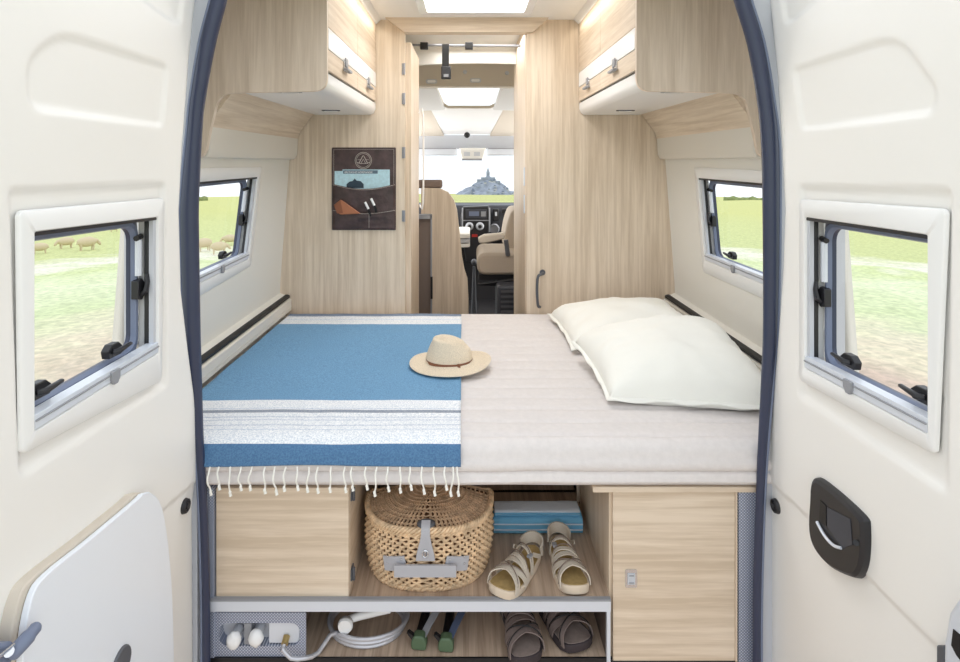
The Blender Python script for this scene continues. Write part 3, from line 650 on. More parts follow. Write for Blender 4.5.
b = MB(); b.box(V(268, 0, Y=YF).x, V(299, 0, Y=YF).x, YF+.006, YF+.010, V(0, 645, Y=YF).z, V(0, 624, Y=YF).z); obj('tap_plate', b, 'alu', svp, bevel=.004)
b = MB(); b.box(V(244, 0, Y=YF).x, V(251, 0, Y=YF).x, YF+.002, YF+.03, V(0, 645, Y=YF).z, V(0, 624, Y=YF).z); obj('divider', b, 'grey', svp)
for k, (x, y) in enumerate(((234, 640), (256, 638))):
    c = V(x, y, Y=YF-.01)
    kn = thing('valve_knob', c, ['leftmost of the two white crinkled valve knobs in the grey service panel', 'white crinkled valve knob in the middle of the grey service panel'][k], 'knob', 'white valve knobs')
    b = MB(); b.ell(c, (.021, .016, .024), 18, 12, lambda p: p*(1+.14*noise.noise(p*90+Vector((k*5, 0, 0))))); obj('knob_cap', b, 'white', kn, sharp=80)
    b = MB(); b.lathe([(.010, .008), (.013, .02), (.015, .036)], (c.x, c.y, c.z+.002), 16, 'y'); obj('knob_stem', b, 'lgrey', kn)
# hose with shower head
hz = V(286, 638, Y=YF)
hose = thing('outdoor_shower', V(365, 635, Z=ZD), 'white outdoor shower head with a coiled grey hose on the lower deck', 'shower')
def D(x, y, dz=.0): p = V(x, y, Z=ZD); p.z += .007+dz; return p
P = [Vector((hz.x, YF+.0, hz.z)), Vector((hz.x-.003, YF-.018, hz.z-.018)), V(283, 649, Y=YF-.03), V(291, 658, Y=YF-.03), V(305, 658, Y=YF-.024)]
P += [V(318, 653, Y=YF+.005), D(330, 645, .022), D(340, 640, .014)]
cx, cy = V(368, 625, Z=ZD).x, V(368, 625, Z=ZD).y
def coil(a, k): return Vector((cx+cos(a)*(.112+.006*k), cy+sin(a)*(.085+.004*k)+.004*k, ZD+.008+.0095*k))
a0 = -2.2
for k in range(3*24-6): P.append(coil(a0+k*2*pi/24, 2.2-k/24*1.05))
b = MB(); b.tube(cr(P[::1], 2), .0062, 8); obj('hose', b, 'silver', hose)
hx = V(346, 623, Z=ZD+.05)
b = MB(); b.lathe([(0, -.010), (.020, -.010), (.023, -.004), (.021, .008), (.012, .018), (0, .02)], (hx.x, hx.y-.006, hx.z), 24, 'y'); sh = obj('shower_head', b, 'white', hose)
b = MB(); b.tube([hx+Vector((.0, .010, .0)), hx+Vector((.04, .018, .008)), hx+Vector((.10, .022, .018)), hx+Vector((.13, .026, .02))], [.010, .012, .011, .010], 12); obj('head_handle', b, 'white', sh)
b = MB(); b.tube([Vector((hz.x, YF+.006, hz.z)), Vector((hz.x, YF-.012, hz.z-.008))], .010, 12); obj('connector', b, mat('brass', rgb(190, 165, 110), .3, .7), hose, label='brass hose connector')
# ================================================================ MATTRESS
ZM = .64
mt = []; y = 1.435
def top(y): return ZM-.006*(1-abs(sin(pi*y/.095)))**2
prof = [(1.44, .52), (1.445, .56), (1.44, .62)]
N = 150
for i in range(N+1):
    y = 1.43-(1.43-.115)*i/N; s_ = abs(sin(pi*(y-.115)/.088)); prof.append((y, ZM-.007*(1-s_)**4))
def face(t): return t
for i in range(1, 9):
    a = pi/2*i/8; prof.append((.115-.05*sin(a), ZM-.045+.045*cos(a)))
for k, (za, zb_) in enumerate(((.595, .558), (.558, .524))):
    for i in range(1, 9):
        t_ = i/8; prof.append((.067-.011*sin(pi*t_)**.6+(.001 if t_ == 1 else 0)-(.004 if k == 1 and t_ > .5 else 0), za+(zb_-za)*t_))
prof += [(.075, .518), (.12, .516)]
rows = []
for i in range(121):
    x = -1.0+2.0*i/120; rows.append([(x, y+(.004*noise.noise(Vector((x*3, z*6, 0))) if y < .13 else 0), z+.0025*noise.noise(Vector((x*7, y*7, z*3)))+(-.010*smooth((-x-.0)/.8)*0)) for y, z in prof])
b = MB(); b.grid(rows, False, True); b.b.faces.new([v for v in list(b.b.verts)[:len(prof)]]); b.b.faces.new([v for v in list(b.b.verts)[-len(prof):]])
bed = thing('mattress', (0, .75, .516), 'pale grey-beige quilted mattress filling the rear of the van crosswise', 'mattress')
obj('cover', b, 'matt', bed, sharp=60)
b = MB(); b.tube([(x/20, .068+.002*noise.noise(Vector((x*.3, 0, 0))), .5235) for x in range(-20, 21)], .004, 8); obj('piping', b, mat('piping', rgb(205, 198, 196), .8), bed)
b = MB(); b.box(-1.02, 1.02, .13, 1.44, .498, .514); struct(obj('trim_16', b, 'wx'), 'bed slat board carrying the mattress', 'bed base')
# ================================================================ BLANKET
zoff = .012; bp = []
yb = [1.385]+[1.385-(1.385-.12)*i/70 for i in range(1, 71)]
for y in yb: bp.append((y, ZM+zoff*.55))
for i in range(1, 9): a = pi/2*i/8; bp.append((.12-.067*sin(a), ZM+zoff*.55-.055+.055*cos(a)))
for i in range(1, 4): bp.append((.050, ZM-.046-.010*i/3))
# cumulative length for stripes
L = [0]
for i in range(1, len(bp)): L.append(L[-1]+math.dist(bp[i], bp[i-1]))
rows = []; NX = 90
for j in range(NX+1):
    u = j/NX; row = []
    for (y, z), l in zip(bp, L):
        t = l/L[-1]
        x = -.985+u*(.985-.068-.018*(1-t))+.004*noise.noise(Vector((l*3, u*2, 3)))*u
        dz = .003*noise.noise(Vector((x*5, l*6, 0)))+.0015*noise.noise(Vector((x*16, l*20, 9)))+.003
        sag = .008*noise.noise(Vector((x*3.1, 5, 0)))*smooth((t-.9)/.1)
        if y > .06: row.append((x, y+(sag if t > .9 else 0)+(.010*noise.noise(Vector((x*2, 1, 0))) if t < .1 else 0), z+dz))
        else: row.append((x, y-abs(dz)*.6, z+sag))
    rows.append(row)
b = MB(); b.grid(rows)
bl = thing('striped_blanket', (-.5, .7, ZM), 'blue and white striped fringed blanket spread over the left half of the mattress', 'blanket')
m = bpy.data.materials.new('blanket_stripes'); m.use_nodes = True; n = m.node_tree; p = n.nodes['Principled BSDF']; p.inputs['Roughness'].default_value = .9
t = n.nodes.new('ShaderNodeTexCoord'); s_ = n.nodes.new('ShaderNodeSeparateXYZ'); n.links.new(t.outputs['Object'], s_.inputs[0])
# coordinate: y - drop so that it keeps running down the front
a1 = n.nodes.new('ShaderNodeMath'); a1.operation = 'ADD'; n.links.new(s_.outputs['Y'], a1.inputs[0]); n.links.new(s_.outputs['Z'], a1.inputs[1])
nz1 = n.nodes.new('ShaderNodeTexNoise'); nz1.inputs['Scale'].default_value = 3; n.links.new(t.outputs['Object'], nz1.inputs[0])
a3 = n.nodes.new('ShaderNodeMath'); a3.operation = 'MULTIPLY_ADD'; a3.inputs[1].default_value = .012; n.links.new(nz1.outputs[0], a3.inputs[0]); n.links.new(a1.outputs[0], a3.inputs[2])
mr = n.nodes.new('ShaderNodeMapRange'); mr.inputs['From Min'].default_value = -.9; mr.inputs['From Max'].default_value = .8; n.links.new(a3.outputs[0], mr.inputs[0])
def f(yw, zw=ZM+.007): return ((yw-.7)+(zw-ZM)+.006+.9)/1.7
BLU, DBL, WHT, GRY = rgb(114, 160, 198), rgb(84, 124, 164), rgb(236, 240, 246), rgb(150, 158, 172)
st = [(0, DBL), (f(.072, .630), WHT), (f(.12), rgb(216, 224, 236)), (f(.128), WHT), (f(.150), rgb(206, 214, 228)), (f(.157), WHT), (f(.180), rgb(212, 219, 231)), (f(.188), WHT), (f(.205), rgb(206, 214, 228)), (f(.212), WHT), (f(.238), GRY), (f(.258), WHT), (f(.262), rgb(215, 222, 235)), (f(.270), WHT), (f(.325), BLU), (f(1.20), WHT), (f(1.27), rgb(220, 230, 244)), (f(1.285), WHT), (f(1.335), rgb(130, 146, 170))]
r = n.nodes.new('ShaderNodeValToRGB'); r.color_ramp.interpolation = 'CONSTANT'; e = r.color_ramp.elements
e[0].position, e[0].color = st[0]; e[1].position, e[1].color = st[1]
for q in st[2:]: x = e.new(q[0]); x.color = q[1]
n.links.new(mr.outputs[0], r.inputs[0])
wv = n.nodes.new('ShaderNodeTexNoise'); wv.inputs['Scale'].default_value = 230; n.links.new(t.outputs['Object'], wv.inputs[0])
wr = n.nodes.new('ShaderNodeValToRGB'); wr.color_ramp.elements[0].position = .35; wr.color_ramp.elements[0].color = (.50, .58, .68, 1); wr.color_ramp.elements[1].position = .65; wr.color_ramp.elements[1].color = (1.5, 1.42, 1.30, 1); n.links.new(wv.outputs[0], wr.inputs[0])
mm = n.nodes.new('ShaderNodeMix'); mm.data_type = 'RGBA'; mm.blend_type = 'MULTIPLY'; mm.inputs[0].default_value = .42; n.links.new(r.outputs[0], mm.inputs[6]); n.links.new(wr.outputs[0], mm.inputs[7]); n.links.new(mm.outputs[2], p.inputs['Base Color'])
cl = obj('woven_cloth', b, m, bl, sharp=80); md = cl.modifiers.new('s', 'SOLIDIFY'); md.thickness = .004; md.offset = 0
tx = [210, 219, 230, 241, 252, 265, 275, 286, 297, 309, 318, 331, 345, 352, 366, 377, 388, 400, 410, 422, 434, 445, 453, 457]
for k, x in enumerate(tx):
    x0 = V(x, 467, Y=.045).x; rr = random.Random(k); ln_ = .044+rr.random()*.022
    pts = [(x0, .046, .583)]
    dx, ph = rr.uniform(-.006, .006), rr.random()*6
    for i in range(1, 7): tt = i/6; pts.append((x0+dx*tt+.0025*sin(ph+tt*5), .043-.012*sin(pi*min(1, tt*1.2)/1.2), .580-ln_*tt))
    b = MB(); b.tube(cr(pts, 3), .0024, 7); e_ = Vector(pts[-1]); b.ell(e_, (.0042, .0042, .006), 8, 6); b.tube([e_, e_+Vector((.002, 0, -.010))], [.003, .0045], 7)
    obj('tassel', b, 'pillow', bl)
# ================================================================ PILLOWS
def pillow(name, label, corners, h, seed):
    # corners: near-left, near-right, far-right, far-left seam corners in world space
    c = [Vector(q) for q in corners]; cen = sum(c, Vector())/4
    th = thing(name, (cen.x, cen.y, min(q.z for q in c)), label, 'pillow', 'ivory pillows')
    N = 44
    def P(u, v, s_):
        q_ = P0(u, v, s_); q_.z = max(q_.z, ZM+.004); return q_
    def P0(u, v, s_):
        # pinch edges inwards between corners
        pu = 1-.055*(1-v*v); pv = 1-.055*(1-u*u)
        uu, vv = u*pu, v*pv
        a, b_ = (uu+1)/2, (vv+1)/2
        p = (c[0]*(1-a)+c[1]*a)*(1-b_)+(c[3]*(1-a)+c[2]*a)*b_
        e = max(0, (1-abs(u)**2.6))*max(0, (1-abs(v)**2.6)); hh = h*e**.42
        wr_ = noise.noise(Vector((u*1.8+seed, v*1.8, s_)))*.016+noise.noise(Vector((u*4+seed, v*4, s_*3)))*.006
        cr_ = .006*sin(14*math.atan2(v, u)+seed)*smooth(max(abs(u), abs(v))*2-1)
        return p+Vector((0, 0, s_*(hh*(1.0 if s_ > 0 else .55))+(wr_+cr_)*e**.3*(1 if s_ > 0 else .3)))
    b = MB()
    g = [[P(2*i/N-1, 2*j/N-1, 1) for j in range(N+1)] for i in range(N+1)]; b.grid(g)
    g = [[P(2*i/N-1, 2*j/N-1, -1) for j in range(N+1)] for i in range(N+1)]; b.grid(g)
    obj('pillow_body', b, 'pillow', th, sharp=80)
    b = MB(); ed = []
    for k in range(4*24):
        s_, t_ = divmod(k, 24); q = 2*t_/24-1
        u, v = [(q, -1), (1, q), (-q, 1), (-1, -q)][s_]
        ed.append((u, v))
    I = [P(u, v, 1) for u, v in ed]; O = [cen+(p-cen)*1.045+Vector((0, 0, -.004+.004*sin(k*.9+seed))) for k, p in enumerate(I)]
    O2 = [p+Vector((0, 0, -.004)) for p in O]; I2 = [p+Vector((0, 0, -.004)) for p in I]
    b.grid([I, O, O2, I2], False, True); obj('hem', b, 'pillow', th, sharp=50)
    return th
pillow('pillow', 'nearer ivory pillow leaning on the farther one beside the right wall', [(.425, .315, .665), (.955, .215, .675), (.950, .68, .790), (.385, .72, .722)], .125, 1)
pillow('pillow', 'farther ivory pillow by the oak partition and right wall', [(.395, .80, .672), (.955, .78, .70), (.955, 1.28, .725), (.37, 1.30, .675)], .100, 5)
# ================================================================ HAT
hc = Vector((V(450, 362, Z=ZM+.04).x, V(450, 366, Z=ZM+.01).y, ZM+.012))
ht = thing('straw_hat', hc, 'straw hat with a brown band lying on the blanket edge', 'hat')
b = MB(); rows = []
for k in range(64):
    a = 2*pi*k/64; row = []
    for (r0, z) in ((.088, .018), (.095, .013), (.105, .010), (.12, .008), (.14, .009), (.157, .011), (.160, .014), (.157, .017), (.14, .014), (.12, .013), (.105, .015), (.097, .018), (.089, .024)):
        br = max(0, (r0-.08)/.08)
        lift = br*(.020*cos(a)**2*(1 if cos(a) > 0 else .35)-.006)+br*.003*sin(3*a)
        row.append(hc+Vector((r0*cos(a)*1.0, r0*sin(a)*.90, z+lift)))
    rows.append(row)
b.grid(rows, True, False); obj('brim', b, 'straw', ht, sharp=60)
b = MB(); rows = []
for k in range(64):
    a = 2*pi*k/64; row = []
    for i in range(20):
        t = i/19; r0 = .093*(1-.46*t**1.7) if t < .75 else .093*(1-.46*.75**1.7)*math.cos((t-.75)/.25*pi/2)**.7
        z = .012+.088*(min(t, .8)/.8)**.9+(0 if t < .75 else .008*sin((t-.75)/.25*pi/2))
        x, y = r0*cos(a), r0*sin(a)*.86
        # centre dent and front pinch
        if t > .45: z -= .026*smooth((t-.45)/.5)*math.exp(-(y/.022)**2)*(1 if x > -.05 else .4)
        y *= 1-.30*smooth((t-.2)/.8)*smooth((x+.0)/.07)
        z += -.016*smooth((t-.4)/.6)*(x/.08)
        row.append(hc+Vector((x-.004, y, z)))
    rows.append(row)
b.grid(rows, True, False); obj('crown', b, 'straw', ht, sharp=80)
b = MB(); rows = []
for k in range(64):
    a = 2*pi*k/64; rows.append([hc+Vector((r0*cos(a)-.004, r0*sin(a)*.87, z)) for r0, z in ((.0895, .018), (.0925, .018), (.0915, .031), (.0885, .031))])
b.grid(rows, True, True); bd = obj('hatband', b, 'hatband', ht, label='brown ribbon band')
b = MB(); q = hc+Vector((.035, -.074, .024)); b.box(q.x-.006, q.x+.006, q.y-.004, q.y+.002, q.z-.009, q.z+.009); obj('band_knot', b, 'hatband', bd, bevel=.002)
# ================================================================ PICNIC BASKET
ZS = zs
bc = Vector((-.172, .285, ZS))
bk = thing('picnic_basket', bc, 'half-round wicker picnic basket with grey leather closure on the shelf', 'basket')
AW, AD, HB = .195, .185, .175
def outl(s, k=1.0, ins=0):   # closed D outline, param 0..1
    n_ = 5
    if s < .72:
        a = pi+pi*s/.72; ex = .78
        c_, q = cos(a), sin(a)
        return Vector(((AW*k-ins)*math.copysign(abs(c_)**ex, c_), (AD*k-ins)*math.copysign(abs(q)**ex, q)))
    t = (s-.72)/.28; return Vector(((AW*k-ins)*(1-2*t), .01-ins*0))
def okf(z): t = z/HB; return .90+.13*sin(pi*min(1, t*.62+.12))
b = MB(); b.grid([[bc+Vector((*outl(i/80, okf(z)-.03), z)) for i in range(80)] for z in (0.004, .04, .09, .14, HB)], False, True)
vs = [b.b.verts.new(bc+Vector((*outl(i/80, .88), .004))) for i in range(80)]; b.b.faces.new(vs)
wb = obj('basket_body', b, 'wickd', bk)
NS = 36
b = MB()
for j in range(17):
    z = .012+j*(HB-.020)/16; pts = []
    M_ = NS*4
    for i in range(M_):
        s_ = i/M_; o = outl(s_, okf(z)); off = .0048*sin(pi*(i/2)+pi*j)
        nrm = o.normalized(); pts.append(bc+Vector((o.x+nrm.x*off, o.y+nrm.y*off, z+.0008*noise.noise(Vector((i*.3, j, 0))))))
    b.tube(pts, .0040, 6, True, flat=.85)
obj('woven_strands', b, 'wick', wb, sharp=80)
b = MB()
for i in range(NS): s_ = (i+.5)/NS; b.tube([bc+Vector((*outl(s_, okf(z)), z)) for z in (0, .06, .12, HB+.005)], .0036, 5)
obj('stakes', b, 'wick', wb)
def braid(z, k, r, amp, mt_, nm, par):
    b = MB()
    for q in range(3):
        pts = []
        for i in range(260):
            s_ = i/260; o = outl(s_, k); n_ = o.normalized(); a = 2*pi*(26*s_)+q*2*pi/3
            pts.append(bc+Vector((o.x+n_.x*amp*cos(a), o.y+n_.y*amp*cos(a), z+amp*sin(a))))
        b.tube(pts, r, 6, True)
    return obj(nm, b, mt_, par, sharp=80)
braid(.008, .93, .005, .006, 'wick', 'base_braid', wb); braid(HB, 1.0, .0042, .005, 'wick', 'rim_braid', wb)
# lid
LZ = HB+.010
def lidz(x, y): r = math.hypot(x/AW, (y+.0)/AD); return LZ+.030*(1-r*r)
lid_c = Vector((0, -.005))
b = MB(); b.grid([[bc+Vector((*(lid_c+(outl(i/80, .97)-lid_c)*t), 0))+Vector((0, 0, lidz(*(lid_c+(outl(i/80, .97)-lid_c)*t))-.004)) for i in range(80)] for t in (.02, .25, .5, .75, 1)], False, True)
ld = obj('lid', b, 'wickd', bk)
b = MB()
for i in range(44):
    s_ = .72*i/43; o = outl(s_, .99); pts = [bc+Vector((*(lid_c+(o-lid_c)*t), lidz(*(lid_c+(o-lid_c)*t))+.002)) for t in (.06, .3, .55, .8, 1)]
    b.tube(pts, [.0024, .0030, .0036, .0042, .0042], 5)
obj('lid_spokes', b, 'wickm', ld)
b = MB()
for j in range(12):
    t = .18+.80*j/11; pts = []
    for i in range(44*3):
        s_ = .72*i/(44*3-1); o = outl(s_, .99); q = lid_c+(o-lid_c)*t
        pts.append(bc+Vector((q.x, q.y, lidz(q.x, q.y)+.0035*sin(pi*i/1.5+pi*j)+.003)))
    b.tube(pts, .0027, 5)
obj('lid_weave', b, 'wickm', ld, sharp=80)
braid(LZ+.002, 1.02, .0045, .0055, 'wick', 'lid_braid', ld)
b = MB(); b.lathe([(0, .012), (.022, .012), (.026, .006), (.026, -.002)], bc+Vector((0, .0, LZ+.026)), 20); obj('lid_boss', b, 'wick', ld)
# leather closure on the front
fy = bc.y-AD*1.03
b = MB(); q = [(-.014, LZ+.028), (.014, LZ+.028), (.020, LZ+.018), (.014, LZ-.004), (-.014, LZ-.004), (-.020, LZ+.018)]
b = MB(); b.ell(bc+Vector((0, -AD*.93, LZ+.012)), (.028, .020, .010), 20, 8); tb = obj('clasp_patch', b, 'dgrey', bk)
b = MB(); pth = [bc+Vector((0, -AD*.94, LZ+.022)), bc+Vector((0, -AD*1.04, LZ+.010)), bc+Vector((0, -AD*1.075, LZ-.012)), bc+Vector((0, -AD*1.085, LZ-.045)), bc+Vector((0, -AD*1.085, LZ-.075))]
b.ribbon(cr(pth, 4), (0, -1, .2), [.026+.03*smooth((i-6)/10) for i in range(17)], .004); cs = obj('closure_strap', b, 'leag', bk, sharp=50)
b = MB(); c = bc+Vector((0, -AD*1.085-.006, LZ-.052)); b.tube([c+Vector((.008*cos(a), -.001, .010*sin(a))) for a in [2*pi*k/16 for k in range(16)]], .002, 6, True); b.tube([c+Vector((0, 0, -.008)), c+Vector((0, -.003, .008))], .003, 8); obj('turn_lock', b, 'chrome', cs)
def onf(x, z, out=.008):
    # point on the front curve of the basket
    best = min((outl(k/400, okf(z)) for k in range(20, 270)), key=lambda o: abs(o.x-x)); n_ = Vector((best.x/AW**2, best.y/AD**2)).normalized()
    return bc+Vector((best.x+n_.x*out, best.y+n_.y*out, z))
b = MB(); pth = [bc+Vector((x/100, -AD*1.10, .083)) for x in range(-9, 10)]; b.ribbon(pth, Vector((0, -1, .1)), .032, .007); obj('carry_handle', b, 'leag', bk, sharp=50)
for sx in (-1, 1):
    b = MB(); xs = [sx*.088+k*.008 for k in range(-4, 5)]; b.ribbon([onf(x, (.098-.22*abs(abs(x)-.056)), .006) for x in xs], [(onf(x, .098, .03)-onf(x, .098, .0)).normalized() for x in xs], .040, .004); tb = obj('handle_tab', b, 'leag', bk, sharp=50)
    for dx, dz in ((-.02, .010), (.02, .010), (-.02, -.010), (.02, -.010)): q = onf(sx*.088+dx, .098+dz, .011); b = MB(); b.ell(q, (.0028, .0028, .0028), 8, 6); obj('rivet', b, 'chrome', tb)
# ================================================================ TOWELS
def towel(z0, h, mt_, label, x0, x1, y0, y1, tilt=0):
    th = thing('folded_towel', ((x0+x1)/2, (y0+y1)/2, z0), label, 'towel', 'folded towels on the shelf')
    b = MB(); rows = []
    N = 30
    for i in range(N+1):
        x = x0+(x1-x0)*i/N; row = []
        for k in range(28):
            a = 2*pi*k/28; e = .5
            yy = (y0+y1)/2+(y1-y0)/2*math.copysign(abs(cos(a))**e, cos(a)); zz = z0+h/2+h/2*math.copysign(abs(sin(a))**e, sin(a))
            n_ = noise.noise(Vector((x*9, a*.8, z0*30)))*.004
            row.append((x, yy+n_+tilt*(x-x0), zz+abs(n_)*.5 if zz > z0+h*.4 else zz))
        rows.append(row)
    vs = b.grid(rows, False, True); b.b.faces.new(vs[0]); b.b.faces.new(vs[-1])
    obj('folded_layer', b, mt_, th, sharp=60)
    for fz in (.36, .68):
        b = MB(); b.tube([(x0+(x1-x0)*i/20, y0+tilt*(x1-x0)*i/20-.0005+.001*noise.noise(Vector((i*.5, fz, 0))), z0+h*fz) for i in range(21)], .0022, 6); obj('fold_edge', b, 'towelw' if mt_ == 'towelb' else 'towelb', th)
    return th
tx0, tx1 = V(493, 0, Y=.40).x, V(580, 0, Y=.40).x
towel(ZS+.001, .058, 'towelb', 'light blue folded towel behind the beige sandals', tx0, tx1, .35, .430)
towel(ZS+.0605, .018, 'towelw', 'white and pale blue towel folded on top of the light blue one', tx0+.004, tx1-.008, .358, .424)
# ================================================================ SANDALS
def sandal(name, label, loc, rz, cols, L_=.235, W_=.092, flip=1, heel=True, group=None):
    so, ins, stp = cols
    th = thing(name, loc, label, 'sandal', group, rz)
    # local: toe towards -y, heel +y
    def half(t): # t 0 heel..1 toe -> half width, centre shift
        w_ = interp([(0, .0), (.03, .40), (.10, .62), (.30, .70), (.48, .72), (.68, .96), (.84, 1.0), (.94, .78), (.985, .42), (1, 0)], t)*W_/2
        return w_, flip*.010*sin(pi*t*1.1)-flip*.006*t
    N = 30
    def ring(k, z, lift=1):
        L1, R1 = [], []
        for i in range(N+1):
            t = .5-.5*cos(pi*i/N); w_, c = half(t); y = L_*(.5-t)
            zz = z+lift*(.012*max(0, (t-.8)/.2)**2+.004*(1-smooth(t/.5)))
            L1.append(Vector((c-w_*k, y*(1-(1-k)*.3), zz))); R1.append(Vector((c+w_*k, y*(1-(1-k)*.3), zz)))
        return L1+R1[-2:0:-1]
    b = MB(); rws = [ring(.94, .0), ring(1.0, .005), ring(1.0, .016), ring(1.03, .022), ring(1.0, .026), ring(.90, .026)]
    vs = b.grid(rws, False, True); b.b.faces.new(vs[0]); s_ = obj('sole', b, so, th, world=False, sharp=50)
    b = MB(); vs = b.grid([ring(.92, .024), ring(.90, .0275), ring(.6, .0262)], False, True); b.b.faces.new(vs[-1]); obj('insole', b, ins, th, world=False, sharp=50)
    def band(t0, t1, h, w_, nm='strap', lean=0):   # strap over the foot from left side at t0 to right side at t1
        pts, ups = [], []
        for i in range(17):
            q = i/16; t = t0+(t1-t0)*q; w2, c = half(t); a = pi*q
            x = c-cos(a)*w2*1.03; z = .018+h*sin(a)**.7+.012*max(0, (t-.8)/.2)**2; pts.append(Vector((x, L_*(.5-t)+lean*sin(a), z))); ups.append(Vector((-cos(a), 0, sin(a)+.15)))
        b = MB(); b.ribbon(pts, ups, w_, .003); return obj(nm, b, stp, th, world=False, sharp=50)
    def stitch(t0, t1, h, w_):
        pts = []
        for i in range(17):
            q = i/16; t = t0+(t1-t0)*q; w2, c = half(t); a = pi*q; pts.append(Vector((c-cos(a)*w2*1.05, L_*(.5-t), .0225+h*sin(a)**.7)))
        b = MB(); b.tube(pts, w_, 5); return b
    band(.88, .66, .048, .020); band(.68, .86, .048, .020); band(.60, .63, .052, .016)
    band(.46, .60, .060, .013, lean=-.01); band(.30, .46, .062, .014)
    for (t0, t1, h) in ((.62, .86, .051), (.86, .64, .051), (.30, .46, .065), (.46, .60, .063)): obj('cord', stitch(t0, t1, h, .0016), 'seatd' if so == 'sole' else 'blk', th, world=False)
    # heel cup
    pts = []; ups = []
    for i in range(15):
        a = pi*i/14; w2 = W_*.36; pts.append(Vector((-cos(a)*w2+flip*.003, L_*(.5-.16)+sin(a)*.034, .045+.012*sin(a)))); ups.append(Vector((-cos(a), sin(a), .0)))
    b = MB(); b.ribbon(pts, ups, .034, .005); hc_ = obj('heel_cup', b, stp, th, world=False, sharp=50)
    b = MB()
    for sx in (-1, 1):
        b = MB(); b.ribbon([Vector((sx*W_*.37, L_*.34, .03)), Vector((sx*W_*.39, L_*.24, .045)), Vector((sx*W_*.36, L_*.14, .062))], Vector((sx, 0, .1)), .012, .003)
        obj('side_strap', b, stp, th, world=False, sharp=50)
    b = MB(); b.box(flip*.026, flip*.040, L_*.02, L_*.10, .066, .073); obj('buckle', b, 'grey', th, world=False, bevel=.002)
    return th
cb_ = ('sole', 'insole', 'strap'); cd_ = ('dsole', 'dinsole', 'dstrap')
p = V(518, 566, Z=ZS+.03); sandal('sandal', 'beige sandal turned askew next to the wicker basket', (p.x, p.y-.004, ZS), R(-34), cb_, group='beige sandals')
p = V(566, 560, Z=ZS+.03); sandal('sandal', 'beige sandal pointing straight out in front of the blue towel', (p.x, p.y, ZS), R(4), cb_, flip=-1, group='beige sandals')
p = V(521, 628, Z=ZD+.02); sandal('sandal', 'dark grey-brown sandal on the lower deck, nearer the green-tipped poles', (p.x-.012, p.y+.004, ZD), R(14), cd_, L_=.25, W_=.105, group='dark sandals')
p = V(562, 625, Z=ZD+.02); sandal('sandal', 'dark grey-brown sandal on the lower deck, nearer the tall right cabinet', (p.x-.004, p.y+.030, ZD), R(22), cd_, L_=.25, W_=.105, flip=-1, group='dark sandals')
# ================================================================ TREKKING POLES
for k, (x, y, a) in enumerate(((419, 643, 6), (446, 645, 4))):
    p = V(x, y, Z=ZD+.018)
    th = thing('trekking_pole', (p.x, p.y, ZD), ['trekking pole with green-tipped black grip, lying nearer the coiled hose', 'trekking pole with green-tipped black grip, lying nearer the dark sandals'][k], 'trekking pole', 'trekking poles', R(-a))
    b = MB(); b.tube([(0, .01, .022), (0, .06, .019), (0, .12, .018), (0, .16, .016), (0, .20, .014)], [.016, .0145, .013, .013, .010], 14); obj('grip', b, 'blk', th, world=False)
    b = MB(); q = rpoly([(-.022, .002), (.022, .002), (.023, .024), (.014, .042), (-.014, .042), (-.023, .024)], .008)
    b.prism([(u.x, -.008, u.y) for u in q], (0, .028, 0)); cp = obj('grip_cap', b, 'green', th, world=False, bevel=.004)
    b = MB(); b.prism([(-.022, -.004, .028), (-.036, -.004, .046), (-.030, -.004, .050), (-.016, -.004, .040)], (0, .012, 0)); obj('cap_hook', b, 'blk', th, world=False)
    b = MB(); pt = cr([(.010, .01, .030), (.030, .05, .050), (.052, .10, .060), (.075, .15, .050), (.060, .18, .030), (.02, .17, .02)], 6); b.ribbon(pt, [Vector((-.4+.02*i, -.5, .8)) for i in range(len(pt))], .022, .002); obj('wrist_strap', b, 'webb' if k else 'grey', th, world=False, sharp=60)
    b = MB(); b.tube([(0, .2, .014), (0, .46, .012)], .008, 10); obj('shaft', b, 'alu', th, world=False)
# ================================================================ ORGANISER ON THE PARTITION
YO = 1.449
def O(x, y, d=0): return V(x, y, Y=YO-d)
og = thing('wall_organizer', O(364, 230), 'dark brown leather pocket organiser with round emblem on the left oak partition', 'organizer')
b = MB(); q = [O(332, 147.5), O(396, 147.5), O(396, 230), O(332, 230)]; lp = rpoly([(a.x, a.z) for a in q], .006)
b.prism([(p.x, YO-.006, p.y) for p in lp], (0, .006, 0)); bk_ = obj('backing', b, 'leab', og, bevel=.0015)
b = MB(); q = [O(334, 149.5), O(394, 149.5), O(394, 228), O(334, 228)]; b.tube([p+Vector((0, -.0065, 0)) for p in q], .0009, 5, True); obj('stitching', b, 'thread', bk_)
# pockets with bulge and sagging mouth
def pocket(x0, x1, ytop, ybot, sag, bul, nm, seam=False):
    b = MB(); rows = []
    for i in range(25):
        u = i/24; row = []
        for j in range(13):
            v = j/12; yt = ytop+sag*sin(pi*u); yy = yt+(ybot-yt)*v; xx = x0+(x1-x0)*u
            bl_ = bul*(sin(pi*u)**.6)*(1-.75*v)+.006*noise.noise(Vector((u*5+v*2, v*3-u*3, x0)))*sin(pi*u)
            row.append(O(xx, yy, .008+bl_))
        rows.append(row)
    b.grid(rows); o = obj(nm, b, 'leab', og, sharp=70); md = o.modifiers.new('s', 'SOLIDIFY'); md.thickness = .003
    b = MB(); b.tube([r_[0]+Vector((0, -.003, -.004)) for r_ in rows], .0009, 5); obj('stitching', b, 'thread', o)
    return o
pocket(333, 395, 184, 214, 5, .018, 'upper_pocket')
lpk = pocket(333, 395.5, 209.5, 229, 3.5, .014, 'lower_pocket')
b = MB(); b.tube([O(369, 213.5, .0245), O(369, 228, .0145)], .0009, 5); obj('centre_stitching', b, 'thread', lpk)
